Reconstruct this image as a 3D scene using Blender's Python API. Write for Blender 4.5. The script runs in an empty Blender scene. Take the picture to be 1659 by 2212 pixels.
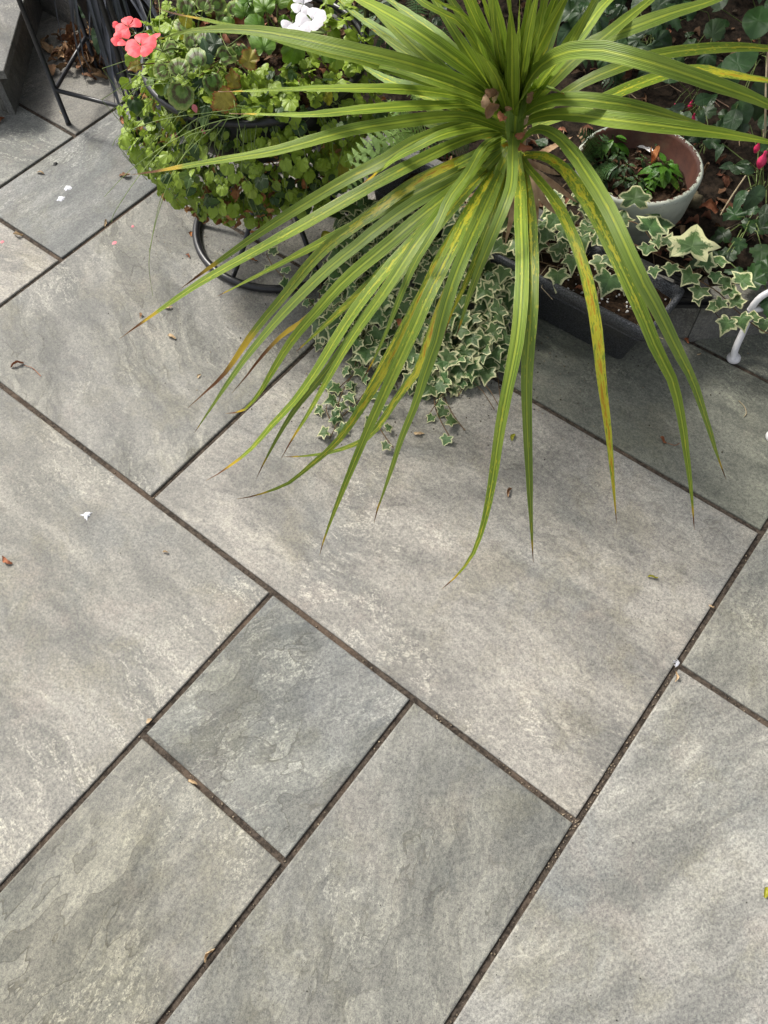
import bpy, math, random
import numpy as np
from mathutils import Vector, Matrix, noise as mnoise
R = random.Random(11)
scene = bpy.context.scene
col = scene.collection

# ------------------------------------------------------------ camera, light
HC = 1.26
FPX, TH, ROLL, YAW = 1755.2, 1.05826881, -.049438549, .711594673
def _rot(x, y, a): return math.cos(a)*x-math.sin(a)*y, math.sin(a)*x+math.cos(a)*y
def _dir(x, y, back):
    """camera frame (x right, y up, back) -> world"""
    x, y = _rot(x, y, ROLL)
    d = (x, y*math.sin(TH)-back*math.cos(TH), y*math.cos(TH)+back*math.sin(TH))
    X, Y = _rot(d[0], d[1], YAW)
    return Vector((X, Y, d[2]))
def P(u, v, z=0.0):
    """place on the height z of the garden seen at photograph position u, v (1659 x 2212)"""
    d = _dir(u-829.5, 1106-v, -FPX)
    k = (HC-z)/-d.z
    return Vector((d.x*k, d.y*k, z))
def depth(p):
    return -(Vector(p)-Vector((0, 0, HC))).dot(_dir(0, 0, 1))
cam_d = bpy.data.cameras.new('camera'); cam = bpy.data.objects.new('camera', cam_d); col.objects.link(cam)
m3 = Matrix((_dir(1, 0, 0), _dir(0, 1, 0), _dir(0, 0, 1))).transposed()
cam.matrix_world = Matrix.Translation((0, 0, HC)) @ m3.to_4x4()
cam_d.sensor_fit = 'VERTICAL'; cam_d.sensor_height = 24; cam_d.lens = FPX/2212*24
cam_d.clip_start = .02; cam_d.clip_end = 200
scene.camera = cam
SUN_EL, SUN_AZ = math.radians(50), math.radians(176)     # azimuth: direction the sun stands in, from +X
w = bpy.data.worlds.new('World'); scene.world = w; w.use_nodes = True
wn = w.node_tree; bg = wn.nodes['Background']
sky = wn.nodes.new('ShaderNodeTexSky'); sky.sky_type = 'NISHITA'; sky.sun_disc = False
sky.sun_elevation = SUN_EL; sky.sun_rotation = math.pi/2-SUN_AZ; sky.dust_density = 4; sky.air_density = 1.0
hsv = wn.nodes.new('ShaderNodeHueSaturation'); hsv.inputs['Saturation'].default_value = .30     # thin even cloud
wn.links.new(sky.outputs[0], hsv.inputs['Color']); wn.links.new(hsv.outputs[0], bg.inputs[0]); bg.inputs[1].default_value = .088
sd = bpy.data.lights.new('sun', 'SUN'); so = bpy.data.objects.new('sun', sd); col.objects.link(so)
sd.energy = 1.5; sd.angle = math.radians(11); sd.color = (1, .95, .86)
sv = Vector((math.cos(SUN_EL)*math.cos(SUN_AZ), math.cos(SUN_EL)*math.sin(SUN_AZ), math.sin(SUN_EL)))
so.rotation_euler = sv.to_track_quat('Z', 'Y').to_euler(); so.location = (0, 0, 5)
scene.view_settings.view_transform = 'Standard'; scene.view_settings.look = 'None'
scene.view_settings.exposure = 1.22; scene.view_settings.gamma = 1
scene.render.engine = 'CYCLES'

# ------------------------------------------------------------ shader helpers
class NT:
    def __init__(s, name, rough=.6, spec=.4):
        s.m = bpy.data.materials.new(name); s.m.use_nodes = True; s.t = s.m.node_tree
        s.b = s.t.nodes['Principled BSDF']; s.out = s.t.nodes['Material Output']
        s.b.inputs['Roughness'].default_value = rough; s.b.inputs['Specular IOR Level'].default_value = spec
    def n(s, typ, **k):
        x = s.t.nodes.new('ShaderNode'+typ)
        for a, b in k.items(): setattr(x, a, b)
        return x
    def set(s, sock, v):
        if isinstance(v, bpy.types.NodeSocket): s.t.links.new(v, sock)
        elif v is not None:
            if sock.type == 'RGBA' and len(v) == 3: v = (*v, 1)
            sock.default_value = v
    def math(s, op, a, b=None, c=None, clamp=False):
        x = s.n('Math', operation=op, use_clamp=clamp); s.set(x.inputs[0], a)
        if b is not None: s.set(x.inputs[1], b)
        if c is not None: s.set(x.inputs[2], c)
        return x.outputs[0]
    def vmath(s, op, a, b=None):
        x = s.n('VectorMath', operation=op); s.set(x.inputs[0], a)
        if b is not None:
            if op == 'SCALE': s.set(x.inputs['Scale'], b)
            else: s.set(x.inputs[1], b)
        return x.outputs[0]
    def mix(s, f, a, b, bt='MIX'):
        x = s.n('Mix', data_type='RGBA', blend_type=bt); s.set(x.inputs[0], f); s.set(x.inputs[6], a); s.set(x.inputs[7], b)
        return x.outputs[2]
    def ramp(s, f, lo, hi, a=0., b=1., smooth=True):
        x = s.n('MapRange', interpolation_type='SMOOTHSTEP' if smooth else 'LINEAR')
        for i, v in enumerate((f, lo, hi, a, b)): s.set(x.inputs[i], v)
        return x.outputs[0]
    def noise(s, vec, scale, detail=2., rough=.5, dist=0.):
        x = s.n('TexNoise'); s.set(x.inputs['Vector'], vec)
        for k, v in (('Scale', scale), ('Detail', detail), ('Roughness', rough), ('Distortion', dist)): s.set(x.inputs[k], v)
        return x.outputs[0]
    def voro(s, vec, scale, feature='F1'):
        x = s.n('TexVoronoi', feature=feature); s.set(x.inputs['Vector'], vec); s.set(x.inputs['Scale'], scale)
        return x
    def obj(s):
        x = s.n('TexCoord'); return x.outputs['Object']
    def pos(s): return s.n('NewGeometry').outputs['Position']
    def rnd(s): return s.n('ObjectInfo').outputs['Random']
    def attr(s, name):
        a = s.n('Attribute', attribute_name=name); x = s.n('SeparateColor'); s.t.links.new(a.outputs['Color'], x.inputs[0])
        return x.outputs
    def vec(s, a, b, c):
        x = s.n('CombineXYZ')
        for i, v in enumerate((a, b, c)): s.set(x.inputs[i], v)
        return x.outputs[0]
    def map(s, v, scale, rot=(0, 0, 0)):
        x = s.n('Mapping'); s.set(x.inputs[0], v); x.inputs['Scale'].default_value = scale; x.inputs['Rotation'].default_value = rot
        return x.outputs[0]
    def bump(s, h, strength=.3, dist=.001, nrm=None):
        x = s.n('Bump'); x.inputs['Strength'].default_value = strength; x.inputs['Distance'].default_value = dist
        s.set(x.inputs['Height'], h)
        if nrm is not None: s.t.links.new(nrm, x.inputs['Normal'])
        s.t.links.new(x.outputs[0], s.b.inputs['Normal']); return x.outputs[0]
    def color(s, c): s.set(s.b.inputs['Base Color'], c)
    def rough(s, c): s.set(s.b.inputs['Roughness'], c)
    def translucent(s, c, f):
        t = s.n('BsdfTranslucent'); s.set(t.inputs[0], c); mx = s.n('MixShader'); mx.inputs[0].default_value = f
        s.t.links.new(s.b.outputs[0], mx.inputs[1]); s.t.links.new(t.outputs[0], mx.inputs[2]); s.t.links.new(mx.outputs[0], s.out.inputs[0])

def scaled(v, k): return tuple(min(1, x*k) for x in v)

def mat_slab(name, tone=1.0):
    s = NT(name, .62, .35); o = s.obj(); r = s.rnd()
    ro = s.n('VectorRotate', rotation_type='Z_AXIS'); s.set(ro.inputs['Vector'], o)
    s.set(ro.inputs['Angle'], s.math('MULTIPLY', s.math('SUBTRACT', s.math('FRACT', s.math('MULTIPLY', r, 5.3)), .5), .9))
    off = s.vec(s.math('MULTIPLY', r, 47.3), s.math('MULTIPLY', r, 91.7), s.math('MULTIPLY', r, 13.1))
    v = s.vmath('ADD', ro.outputs[0], off)
    wv = s.n('TexNoise'); s.set(wv.inputs['Vector'], v); wv.inputs['Scale'].default_value = 2.6; wv.inputs['Detail'].default_value = 4; wv.inputs['Roughness'].default_value = .6
    warp = s.vmath('SCALE', s.vmath('SUBTRACT', wv.outputs['Color'], (.5, .5, .5)), .20)
    vw = s.vmath('ADD', v, warp)
    band = s.noise(s.map(vw, (1.0, 3.4, 1.0)), 3.0, 9, .68)
    band2 = s.noise(s.map(vw, (1.0, 4.5, 1.0), (0, 0, .2)), 8.0, 8, .74)
    c = s.mix(s.ramp(band, .33, .67), (.178*tone, .177*tone, .168*tone), (.325*tone, .314*tone, .292*tone))
    ol = s.ramp(s.noise(s.vmath('ADD', vw, (7, 3, 1)), 5.5, 8, .72), .50, .64)
    c = s.mix(s.math('MULTIPLY', ol, .45), c, (.225*tone, .212*tone, .165*tone))
    rs = s.ramp(s.noise(s.vmath('ADD', vw, (17, 31, 1)), 6.5, 8, .72), .52, .66)
    c = s.mix(s.math('MULTIPLY', rs, .40), c, (.30*tone, .268*tone, .246*tone))
    bl = s.ramp(s.noise(s.vmath('ADD', vw, (3, 41, 9)), 5.0, 8, .72), .5, .66)
    c = s.mix(s.math('MULTIPLY', bl, .35), c, (.205*tone, .218*tone, .224*tone))
    dk = s.math('MULTIPLY', s.ramp(band2, .52, .62), s.ramp(s.noise(s.vmath('ADD', v, (5, 5, 5)), 3.2, 4), .44, .60))
    c = s.mix(s.math('MULTIPLY', dk, .30), c, (.125*tone, .125*tone, .115*tone))
    lt = s.math('MULTIPLY', s.ramp(band2, .49, .38), s.ramp(s.noise(s.vmath('ADD', v, (25, 5, 5)), 3.6, 4), .46, .60))
    c = s.mix(s.math('MULTIPLY', lt, .45), c, (.44*tone, .42*tone, .375*tone))
    fine = s.noise(v, 230, 3, .8); fine2 = s.noise(v, 560, 2, .8)
    vn = s.noise(s.map(vw, (1.0, 3.2, 1.0), (0, 0, -.15)), 6.0, 9, .72)
    msk = s.ramp(s.noise(s.vmath('ADD', v, (9, 1, 3)), 4.2, 4, .6), .50, .62)
    vein = s.math('MULTIPLY', s.ramp(s.math('ABSOLUTE', s.math('SUBTRACT', vn, .5)), .028, .0), msk)
    torn = s.ramp(fine, .42, .60)
    c = s.mix(s.math('MULTIPLY', s.math('MULTIPLY', vein, s.math('ADD', .3, s.math('MULTIPLY', torn, .7))), .75), c, (.52*tone, .50*tone, .45*tone))
    # riven steps with thin dark edges
    riv = s.n('ObjectInfo').outputs['Alpha']
    cr = s.noise(s.map(vw, (1.0, 2.4, 1.0), (0, 0, .25)), 3.0, 5, .48)
    t12 = s.math('MULTIPLY', cr, 12); terr = s.math('FLOOR', t12); edge = s.math('FRACT', t12)
    tm = s.math('MULTIPLY', s.ramp(s.noise(s.vmath('ADD', v, (1, 8, 2)), 2.9, 4), .46, .56), riv)
    tw = s.ramp(s.math('FRACT', s.math('MULTIPLY', terr, .618)), 0, 1, .72, 1.20, False)
    c = s.mix(tm, c, s.mix(1, c, s.vec(tw, tw, s.math('MULTIPLY', tw, .95)), 'MULTIPLY'))
    em = s.math('MULTIPLY', s.ramp(edge, .10, .02), s.math('MULTIPLY', tm, s.ramp(fine, .38, .52, .45, 1.)))
    c = s.mix(s.math('MULTIPLY', em, .7), c, (.075*tone, .068*tone, .052*tone))
    # salt and pepper grain, slightly drawn out along the bedding
    g = s.math('ADD', s.ramp(fine, .35, .65, .66, 1.34, False), s.ramp(fine2, .36, .64, -.18, .18, False))
    mid = s.math('MULTIPLY', s.ramp(s.noise(s.map(v, (1, 2.2, 1)), 62, 5, .8), .36, .64, .88, 1.12, False), s.ramp(s.noise(s.map(v, (1, 1.6, 1)), 20, 6, .78), .36, .64, .93, 1.07, False))
    g = s.math('MULTIPLY', g, mid)
    c = s.mix(1, c, s.vec(g, g, s.math('POWER', g, .92)), 'MULTIPLY')
    pit = s.math('MULTIPLY', s.ramp(s.voro(v, 150).outputs['Distance'], .24, .08), s.ramp(s.noise(v, 7, 4), .52, .64))
    c = s.mix(s.math('MULTIPLY', pit, .5), c, (.085, .07, .05))
    c = s.mix(1, c, (.945, .95, .94), 'MULTIPLY'); c = s.mix(1, c, s.n('ObjectInfo').outputs['Color'], 'MULTIPLY')     # slab's own tone; back slabs also have shade painted in
    s.color(c)
    h = s.math('ADD', s.math('MULTIPLY', fine, .7), s.math('ADD', s.math('MULTIPLY', band2, .9), s.math('MULTIPLY', s.math('MULTIPLY', terr, tm), 1.2)))
    s.bump(h, .5, .0016); s.rough(s.ramp(fine, .3, .7, .55, .75))
    return s.m

def mat_grit():
    s = NT('joint_grit', .9, .2); v = s.pos()
    n = s.noise(v, 140, 3, .7); c = s.mix(s.ramp(n, .35, .65), (.030, .024, .019), (.095, .075, .058))
    br = s.ramp(s.noise(v, 6, 3), .5, .68); c = s.mix(s.math('MULTIPLY', br, .5), c, (.15, .105, .075))
    sp = s.ramp(s.voro(v, 330).outputs['Distance'], .16, .06); c = s.mix(s.math('MULTIPLY', sp, .6), c, (.36, .30, .24))
    s.color(c); s.bump(n, .8, .003); return s.m

def mat_cordy():
    s = NT('strap_leaf_green', .40, .45)
    st = s.attr('st'); lp = s.attr('lp'); u, v, k = st[0], st[1], st[2]
    yel, brn, pale = lp[0], lp[1], lp[2]
    uc = s.math('ABSOLUTE', s.math('SUBTRACT', u, .5))
    sv = s.vec(s.math('MULTIPLY', u, 26), s.math('MULTIPLY', v, 5), s.math('MULTIPLY', k, 40))
    strip = s.noise(sv, 1.0, 3, .6)
    c = s.mix(s.ramp(strip, .3, .7), (.110, .185, .013), (.300, .430, .045))
    drift = s.noise(s.vec(s.math('MULTIPLY', u, 1.5), s.math('MULTIPLY', v, 9), s.math('MULTIPLY', k, 40)), 1.0, 3)
    c = s.mix(s.math('MULTIPLY', s.ramp(drift, .42, .66), .4), c, (.37, .47, .06))
    c = s.mix(s.ramp(pale, 0, 1, 0, .62), c, (.30, .43, .20))
    mid = s.math('MULTIPLY', s.ramp(uc, .085, .02), .78)
    c = s.mix(mid, c, (.50, .58, .06))
    c = s.mix(s.math('MULTIPLY', s.ramp(s.math('ABSOLUTE', s.math('SUBTRACT', uc, .13)), .06, .0), .35), c, (.05, .10, .006))
    # yellow blotches keep near the midrib
    bl = s.noise(s.vec(s.math('MULTIPLY', u, 5), s.math('MULTIPLY', v, 46), s.math('MULTIPLY', k, 77)), 1.0, 5, .65)
    th = s.math('SUBTRACT', .68, s.math('MULTIPLY', yel, .24))
    th = s.math('ADD', th, s.math('SUBTRACT', s.math('MULTIPLY', uc, .42), .045))
    bm = s.ramp(s.math('SUBTRACT', bl, th), -.015, .05)
    c = s.mix(s.math('MULTIPLY', bm, .8), c, (.66, .60, .04))
    dots = s.voro(s.vec(s.math('MULTIPLY', u, 7), s.math('MULTIPLY', v, 70), s.math('MULTIPLY', k, 31)), 1.0)
    dm = s.math('MULTIPLY', s.ramp(dots.outputs['Distance'], .27, .12), s.ramp(yel, .08, .45))
    c = s.mix(s.math('MULTIPLY', dm, .8), c, (.70, .62, .06))
    org = s.ramp(s.math('SUBTRACT', bl, s.math('ADD', th, .165)), -.02, .05)
    c = s.mix(s.math('MULTIPLY', org, .75), c, (.55, .23, .015))
    # dry tips
    bt = s.math('ADD', brn, s.math('MULTIPLY', s.math('SUBTRACT', strip, .5), .35))
    c = s.mix(s.ramp(bt, .22, .42), c, (.60, .42, .03))
    c = s.mix(s.ramp(bt, .55, .72), c, (.17, .065, .02))
    c = s.mix(s.ramp(bt, .85, .97), c, (.42, .30, .18))
    eg = s.math('MULTIPLY', s.ramp(uc, .46, .495), .45); c = s.mix(eg, c, (.42, .47, .16))
    hs = s.n('HueSaturation'); s.set(hs.inputs['Value'], s.math('ADD', .80, s.math('MULTIPLY', k, .36))); s.set(hs.inputs['Color'], c)
    c = hs.outputs[0]; s.color(c)
    ridg = s.math('SINE', s.math('MULTIPLY', u, 75)); s.bump(s.math('ADD', ridg, s.math('MULTIPLY', strip, 3)), .4, .0009); s.rough(s.ramp(strip, .3, .7, .34, .55))
    s.translucent(c, .22); return s.m

def mat_leaf(name, inner, edge=None, vein=None, lo=.35, hi=.75, zone=None, zr=(.45, .62), rough=.45, var=.25, trans=.25, alt=None, vs=.5, altf=(.55, .75)):
    """lp.R: 1 at the rim, 0 in the middle; lp.G: 1 on a vein; lp.B: patchiness of this leaf"""
    s = NT(name, rough, .45); lp = s.attr('lp'); v = s.obj(); r = s.rnd()
    ro = s.vmath('ADD', v, s.vec(s.math('MULTIPLY', r, 31), r, r))
    n = s.noise(ro, 3.2, 4, .65); n2 = s.noise(ro, 14, 3, .6)
    c = s.mix(s.ramp(n, .3, .7), scaled(inner, .78), scaled(inner, 1.22))
    if alt: c = s.mix(s.ramp(r, *altf), c, alt)
    if zone:
        z = s.math('MULTIPLY', s.ramp(lp[0], zr[0]-.08, zr[0]+.03), s.ramp(lp[0], zr[1]+.09, zr[1]-.02))
        c = s.mix(s.math('MULTIPLY', z, s.ramp(n2, .3, .6, .6, 1)), c, zone)
    if edge:
        e = s.math('ADD', lp[0], s.math('MULTIPLY', s.math('SUBTRACT', n2, .5), .55))
        e = s.math('ADD', e, s.math('MULTIPLY', lp[2], .5))
        c = s.mix(s.ramp(e, lo, hi), c, edge)
    if vein: c = s.mix(s.math('MULTIPLY', s.ramp(lp[1], .86, .99), vs), c, vein)
    hs = s.n('HueSaturation'); s.set(hs.inputs['Value'], s.math('ADD', 1-var, s.math('MULTIPLY', r, 2*var))); s.set(hs.inputs['Color'], c)
    r2 = s.math('FRACT', s.math('MULTIPLY', r, 17.77)); s.set(hs.inputs['Hue'], s.math('ADD', .487, s.math('MULTIPLY', r2, .026)))
    c = hs.outputs[0]; s.color(c)
    s.bump(s.math('ADD', s.math('MULTIPLY', lp[1], -1.), s.math('MULTIPLY', n2, .6)), .35, .0012)
    s.translucent(c, trans); return s.m

def mat_simple(name, a, b, scale=60, rough=.6, spec=.4, bump=.3, dist=.001, metal=0., world=False, trans=0., var=0.):
    s = NT(name, rough, spec); v = s.pos() if world else s.obj()
    n = s.noise(v, scale, 4, .65); c = s.mix(s.ramp(n, .32, .68), a, b)
    if var:
        hs = s.n('HueSaturation'); s.set(hs.inputs['Value'], s.math('ADD', 1-var, s.math('MULTIPLY', s.rnd(), 2*var))); s.set(hs.inputs['Color'], c); c = hs.outputs[0]
    s.color(c); s.b.inputs['Metallic'].default_value = metal
    if bump: s.bump(n, bump, dist)
    if trans: s.translucent(c, trans)
    return s.m

def mat_litter():
    """each bit of litter carries its own colour"""
    s = NT('leaf_litter', .8, .2); a = s.n('Attribute', attribute_name='lp'); n = s.noise(s.pos(), 90, 3)
    g = s.ramp(n, .3, .7, .75, 1.25); s.color(s.mix(1, a.outputs['Color'], s.vec(g, g, g), 'MULTIPLY')); return s.m

def mat_trough():
    s = NT('dark_grey_plastic', .55, .4); v = s.pos(); n = s.noise(v, 420, 2, .7); n2 = s.noise(v, 9, 3)
    c = s.mix(s.ramp(n, .42, .62), (.028, .030, .034), (.115, .12, .13)); c = s.mix(s.math('MULTIPLY', s.ramp(n2, .5, .7), .25), c, (.12, .11, .09))
    s.color(c); s.bump(n, .35, .0008); return s.m

def mat_pot():
    s = NT('painted_terracotta', .65, .35); lp = s.attr('lp'); v = s.pos()
    n = s.noise(v, 30, 6, .7); n2 = s.noise(v, 120, 4, .7)
    clay = s.mix(s.ramp(n, .3, .7), (.045, .014, .008), (.085, .028, .015))
    clay = s.mix(s.math('MULTIPLY', s.ramp(s.noise(v, 14, 4), .52, .7), .5), clay, (.10, .085, .05))
    wht = s.mix(s.ramp(s.noise(v, 16, 5, .6), .35, .7), (.36, .40, .33), (.52, .54, .46))
    wht = s.mix(s.math('MULTIPLY', s.ramp(n, .55, .72), .5), wht, (.27, .28, .20))
    chip = s.math('ADD', lp[0], s.math('MULTIPLY', s.math('SUBTRACT', n2, .5), 1.3))
    pm = s.ramp(chip, .45, .55)
    c = s.mix(pm, clay, wht)
    blk = s.math('MULTIPLY', s.ramp(n2, .62, .68), lp[1]); c = s.mix(blk, c, (.05, .045, .04))
    s.color(c); s.bump(s.math('ADD', pm, n), .4, .001); return s.m

def mat_white_paint():
    s = NT('chipped_white_paint', .38, .5); v = s.pos(); n = s.noise(v, 150, 5, .7)
    c = s.mix(s.ramp(s.noise(v, 40, 3), .4, .7), (.80, .79, .80), (.66, .65, .68)); c = s.mix(s.ramp(n, .66, .70), c, (.10, .085, .08))
    s.color(c); s.bump(n, .4, .001); return s.m

def mat_petal(name, a, b):
    s = NT(name, .5, .3); lp = s.attr('lp'); n = s.noise(s.obj(), 3, 3)
    c = s.mix(s.math('ADD', s.math('MULTIPLY', lp[0], .8), s.math('MULTIPLY', n, .3)), b, a)
    s.color(c); s.translucent(c, .12); return s.m

M = {}
M['slab'] = mat_slab('grey_riven_paving'); M['kerb'] = mat_slab('grey_kerb_stone', .62); M['grit'] = mat_grit()
M['cordy'] = mat_cordy()
M['ivy'] = mat_leaf('variegated_ivy_leaf', (.080, .150, .044), (.62, .62, .34), (.20, .29, .12), .56, .72, var=.24, trans=.12, vs=.55, rough=.5)
M['ivy_pale'] = mat_leaf('cream_ivy_leaf', (.10, .16, .04), (.66, .66, .40), (.3, .36, .18), .38, .60, var=.15, trans=.15)
M['trail'] = mat_leaf('trailing_leaf', (.058, .112, .028), (.10, .14, .045), (.14, .20, .07), .9, 1.1, var=.48, trans=.26, alt=(.20, .27, .028), altf=(.50, .92))
M['geran'] = mat_leaf('zoned_geranium_leaf', (.17, .29, .06), (.36, .44, .13), (.28, .38, .12), .76, .96, zone=(.095, .070, .032), zr=(.50, .68), var=.22)
M['geran_plain'] = mat_leaf('plain_geranium_leaf', (.13, .25, .025), (.18, .30, .04), (.24, .36, .08), .9, 1.1, var=.12)
M['yellow_leaf'] = mat_leaf('yellowing_leaf', (.36, .36, .03), (.22, .26, .02), (.50, .52, .12), .8, 1.0, var=.12, vs=.9)
M['rust_leaf'] = mat_leaf('rusty_lobed_leaf', (.30, .26, .035), (.26, .10, .02), (.45, .40, .08), .6, .95, var=.15)
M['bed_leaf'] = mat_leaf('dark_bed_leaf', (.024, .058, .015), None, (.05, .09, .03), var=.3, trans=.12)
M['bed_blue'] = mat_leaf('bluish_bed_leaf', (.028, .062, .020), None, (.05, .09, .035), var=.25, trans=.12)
M['bright_leaf'] = mat_leaf('bright_weed_leaf', (.07, .18, .015), None, (.11, .22, .04), var=.15, trans=.3, rough=.4)
M['fern_dark'] = mat_leaf('fern_green', (.035, .075, .020), None, None, var=.3, trans=.2)
M['fern_pale'] = mat_leaf('pale_fern_green', (.42, .62, .20), None, None, var=.1, trans=.25, rough=.7)
M['added_hedge'] = mat_leaf('added_shade_leaf', (.035, .07, .02), None, None, var=.3, trans=.1)  # leaves of the foliage added to shade the bed
M['metal'] = mat_simple('black_painted_steel', (.012, .012, .014), (.024, .024, .027), 90, .33, .5, .15)
M['black_plastic'] = mat_simple('black_plastic', (.010, .010, .011), (.022, .021, .021), 30, .45, .4, .1)
M['mondo'] = mat_simple('black_grass_blade', (.026, .028, .036), (.085, .092, .112), 12, .34, .6, .1, world=True)
M['grass'] = mat_simple('thin_grass_green', (.16, .24, .06), (.26, .34, .10), 10, .5, .3, 0, world=True)
M['straw'] = mat_simple('straw_stalk', (.32, .25, .15), (.50, .42, .28), 40, .7, .2, .2, world=True)
M['stem'] = mat_simple('brown_stem', (.10, .060, .030), (.19, .12, .06), 80, .7, .3, .3, world=True)
M['green_stem'] = mat_simple('green_stem', (.13, .19, .05), (.20, .25, .09), 50, .5, .3, .1, world=True)
M['soil'] = mat_simple('dark_soil', (.009, .007, .005), (.040, .028, .019), 70, .95, .15, .9, .006, world=True)
M['compost'] = mat_simple('brown_compost', (.012, .007, .004), (.055, .033, .019), 130, .95, .15, .9, .004, world=True)
M['dry'] = mat_simple('dry_brown_leaf', (.20, .10, .05), (.42, .25, .13), 45, .7, .25, .4, var=.3, trans=.12)
M['dry_strap'] = mat_simple('dry_strap_leaf', (.30, .18, .10), (.52, .36, .22), 35, .7, .25, .5, world=True, trans=.08)
M['dry_tan'] = mat_simple('tan_dry_leaf', (.42, .29, .16), (.66, .52, .34), 45, .7, .25, .4, var=.15, trans=.12)
M['dry_red'] = mat_simple('reddish_dry_leaf', (.20, .065, .03), (.42, .17, .08), 45, .65, .3, .4, var=.2)
M['dry_orange'] = mat_simple('withered_orange_flower', (.25, .09, .03), (.45, .20, .08), 45, .75, .2, .4, var=.2)
M['coral'] = mat_petal('coral_petal', (.88, .12, .12), (.85, .05, .09))
M['white_petal'] = mat_petal('white_petal', (.78, .77, .79), (.68, .63, .69))
M['pink'] = mat_simple('pink_bud', (.55, .02, .09), (.78, .05, .16), 60, .35, .5, .1)
M['pink_pale'] = mat_simple('fallen_pink_petal', (.70, .12, .16), (.85, .35, .38), 90, .5, .3, .2)
M['dropping'] = mat_simple('white_dropping', (.62, .63, .70), (.82, .83, .86), 160, .8, .2, .5)
M['black_bit'] = mat_simple('black_fleck', (.012, .013, .013), (.03, .03, .03), 160, .7, .3, .4)
M['stone'] = mat_simple('mossy_stone', (.10, .085, .05), (.20, .165, .10), 50, .85, .25, .7, .003, var=.2)
M['perlite'] = mat_simple('white_perlite', (.62, .60, .56), (.82, .80, .76), 100, .9, .2, .3)
M['litter'] = mat_litter(); M['trough'] = mat_trough(); M['pot'] = mat_pot(); M['white'] = mat_white_paint()

# ------------------------------------------------------------ mesh helpers
class MB:
    def __init__(s): s.v = []; s.f = []; s.lp = []; s.st = []
    def vert(s, p, lp=(0, 0, 0), st=(0, 0, 0)):
        s.v.append((p[0], p[1], p[2])); s.lp.append((*lp, 1)); s.st.append((*st, 1)); return len(s.v)-1
    def face(s, *i): s.f.append(i)
    def box(s, a, b, mtx=None):
        n = len(s.v)
        for z in (a[2], b[2]):
            for x, y in ((a[0], a[1]), (b[0], a[1]), (b[0], b[1]), (a[0], b[1])):
                p = Vector((x, y, z)); s.vert(mtx @ p if mtx else p)
        for q in ((0, 3, 2, 1), (4, 5, 6, 7), (0, 1, 5, 4), (1, 2, 6, 5), (2, 3, 7, 6), (3, 0, 4, 7)): s.f.append(tuple(n+i for i in q))
    def tube(s, pts, rad, n=8, cap=True, closed=False):
        pts = [Vector(p) for p in pts]; k = len(pts)
        if not hasattr(rad, '__len__'): rad = [rad]*k
        up = Vector((.13, .21, .97)); rings = []
        for i, p in enumerate(pts):
            if closed: t = pts[(i+1) % k]-pts[i-1]
            else: t = pts[min(i+1, k-1)]-pts[max(i-1, 0)]
            if t.length < 1e-9: t = Vector((0, 0, 1))
            t.normalize(); a = t.cross(up)
            if a.length < .05: a = t.cross(Vector((1, 0, 0)))
            a.normalize(); b = t.cross(a); up = -b if not closed else up
            up = b*-1 if not closed else up
            rings.append([s.vert(p+(a*math.cos(2*math.pi*j/n)+b*math.sin(2*math.pi*j/n))*rad[i]) for j in range(n)])
        for i in range(k if closed else k-1):
            A, B = rings[i], rings[(i+1) % k]
            for j in range(n): s.f.append((A[j], A[(j+1) % n], B[(j+1) % n], B[j]))
        if cap and not closed: s.f.append(tuple(rings[0])); s.f.append(tuple(reversed(rings[-1])))
    def lathe(s, prof, c, n=40, lpf=None, wob=0.):
        rings = []
        for i, (r, z) in enumerate(prof):
            l = lpf[i] if lpf else (0, 0, 0)
            rings.append([s.vert((c[0]+r*math.cos(2*math.pi*j/n), c[1]+r*math.sin(2*math.pi*j/n), c[2]+z), l) for j in range(n)])
        for A, B in zip(rings, rings[1:]):
            for j in range(n): s.f.append((A[j], A[(j+1) % n], B[(j+1) % n], B[j]))
        return rings
    def add(s, o, mtx, lp=None):
        n = len(s.v)
        for i, p in enumerate(o.v): s.vert(mtx @ Vector(p), o.lp[i][:3] if lp is None else lp, o.st[i][:3])
        for f in o.f: s.f.append(tuple(n+i for i in f))
    def mesh(s, name, m, smooth=True):
        me = bpy.data.meshes.new(name); me.from_pydata(s.v, [], s.f); me.materials.append(m)
        for nm, dat in (('lp', s.lp), ('st', s.st)):
            a = me.attributes.new(nm, 'FLOAT_COLOR', 'POINT'); a.data.foreach_set('color', np.array(dat, dtype=np.float32).ravel())
        if smooth: me.polygons.foreach_set('use_smooth', [True]*len(me.polygons))
        me.update(); return me

def link(name, me, parent=None, loc=(0, 0, 0), mtx=None):
    o = bpy.data.objects.new(name, me); col.objects.link(o)
    if parent is not None: o.parent = parent
    if mtx is not None:
        o.matrix_basis = mtx
    else: o.location = loc
    return o
def thing(name, label, cat, loc=(0, 0, 0), group=None):
    o = bpy.data.objects.new(name, None); col.objects.link(o); o.location = loc; o.empty_display_size = .05
    o['label'] = label; o['category'] = cat
    if group: o['group'] = group
    return o
def tag(o, label=None, cat=None, group=None, kind=None):
    for k, v in (('label', label), ('category', cat), ('group', group), ('kind', kind)):
        if v: o[k] = v
    return o
def base_of(o): 
    p = o; l = Vector((0, 0, 0))
    while p is not None: l = l+p.location; p = p.parent
    return l
def part(name, mb, m, parent, smooth=True):
    """vertices are given in garden coordinates; the part sits under its thing"""
    b = base_of(parent); q = MB(); q.v = [(v[0]-b.x, v[1]-b.y, v[2]-b.z) for v in mb.v]; q.f = mb.f; q.lp = mb.lp; q.st = mb.st
    return link(name, q.mesh(name, m, smooth), parent)
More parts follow.
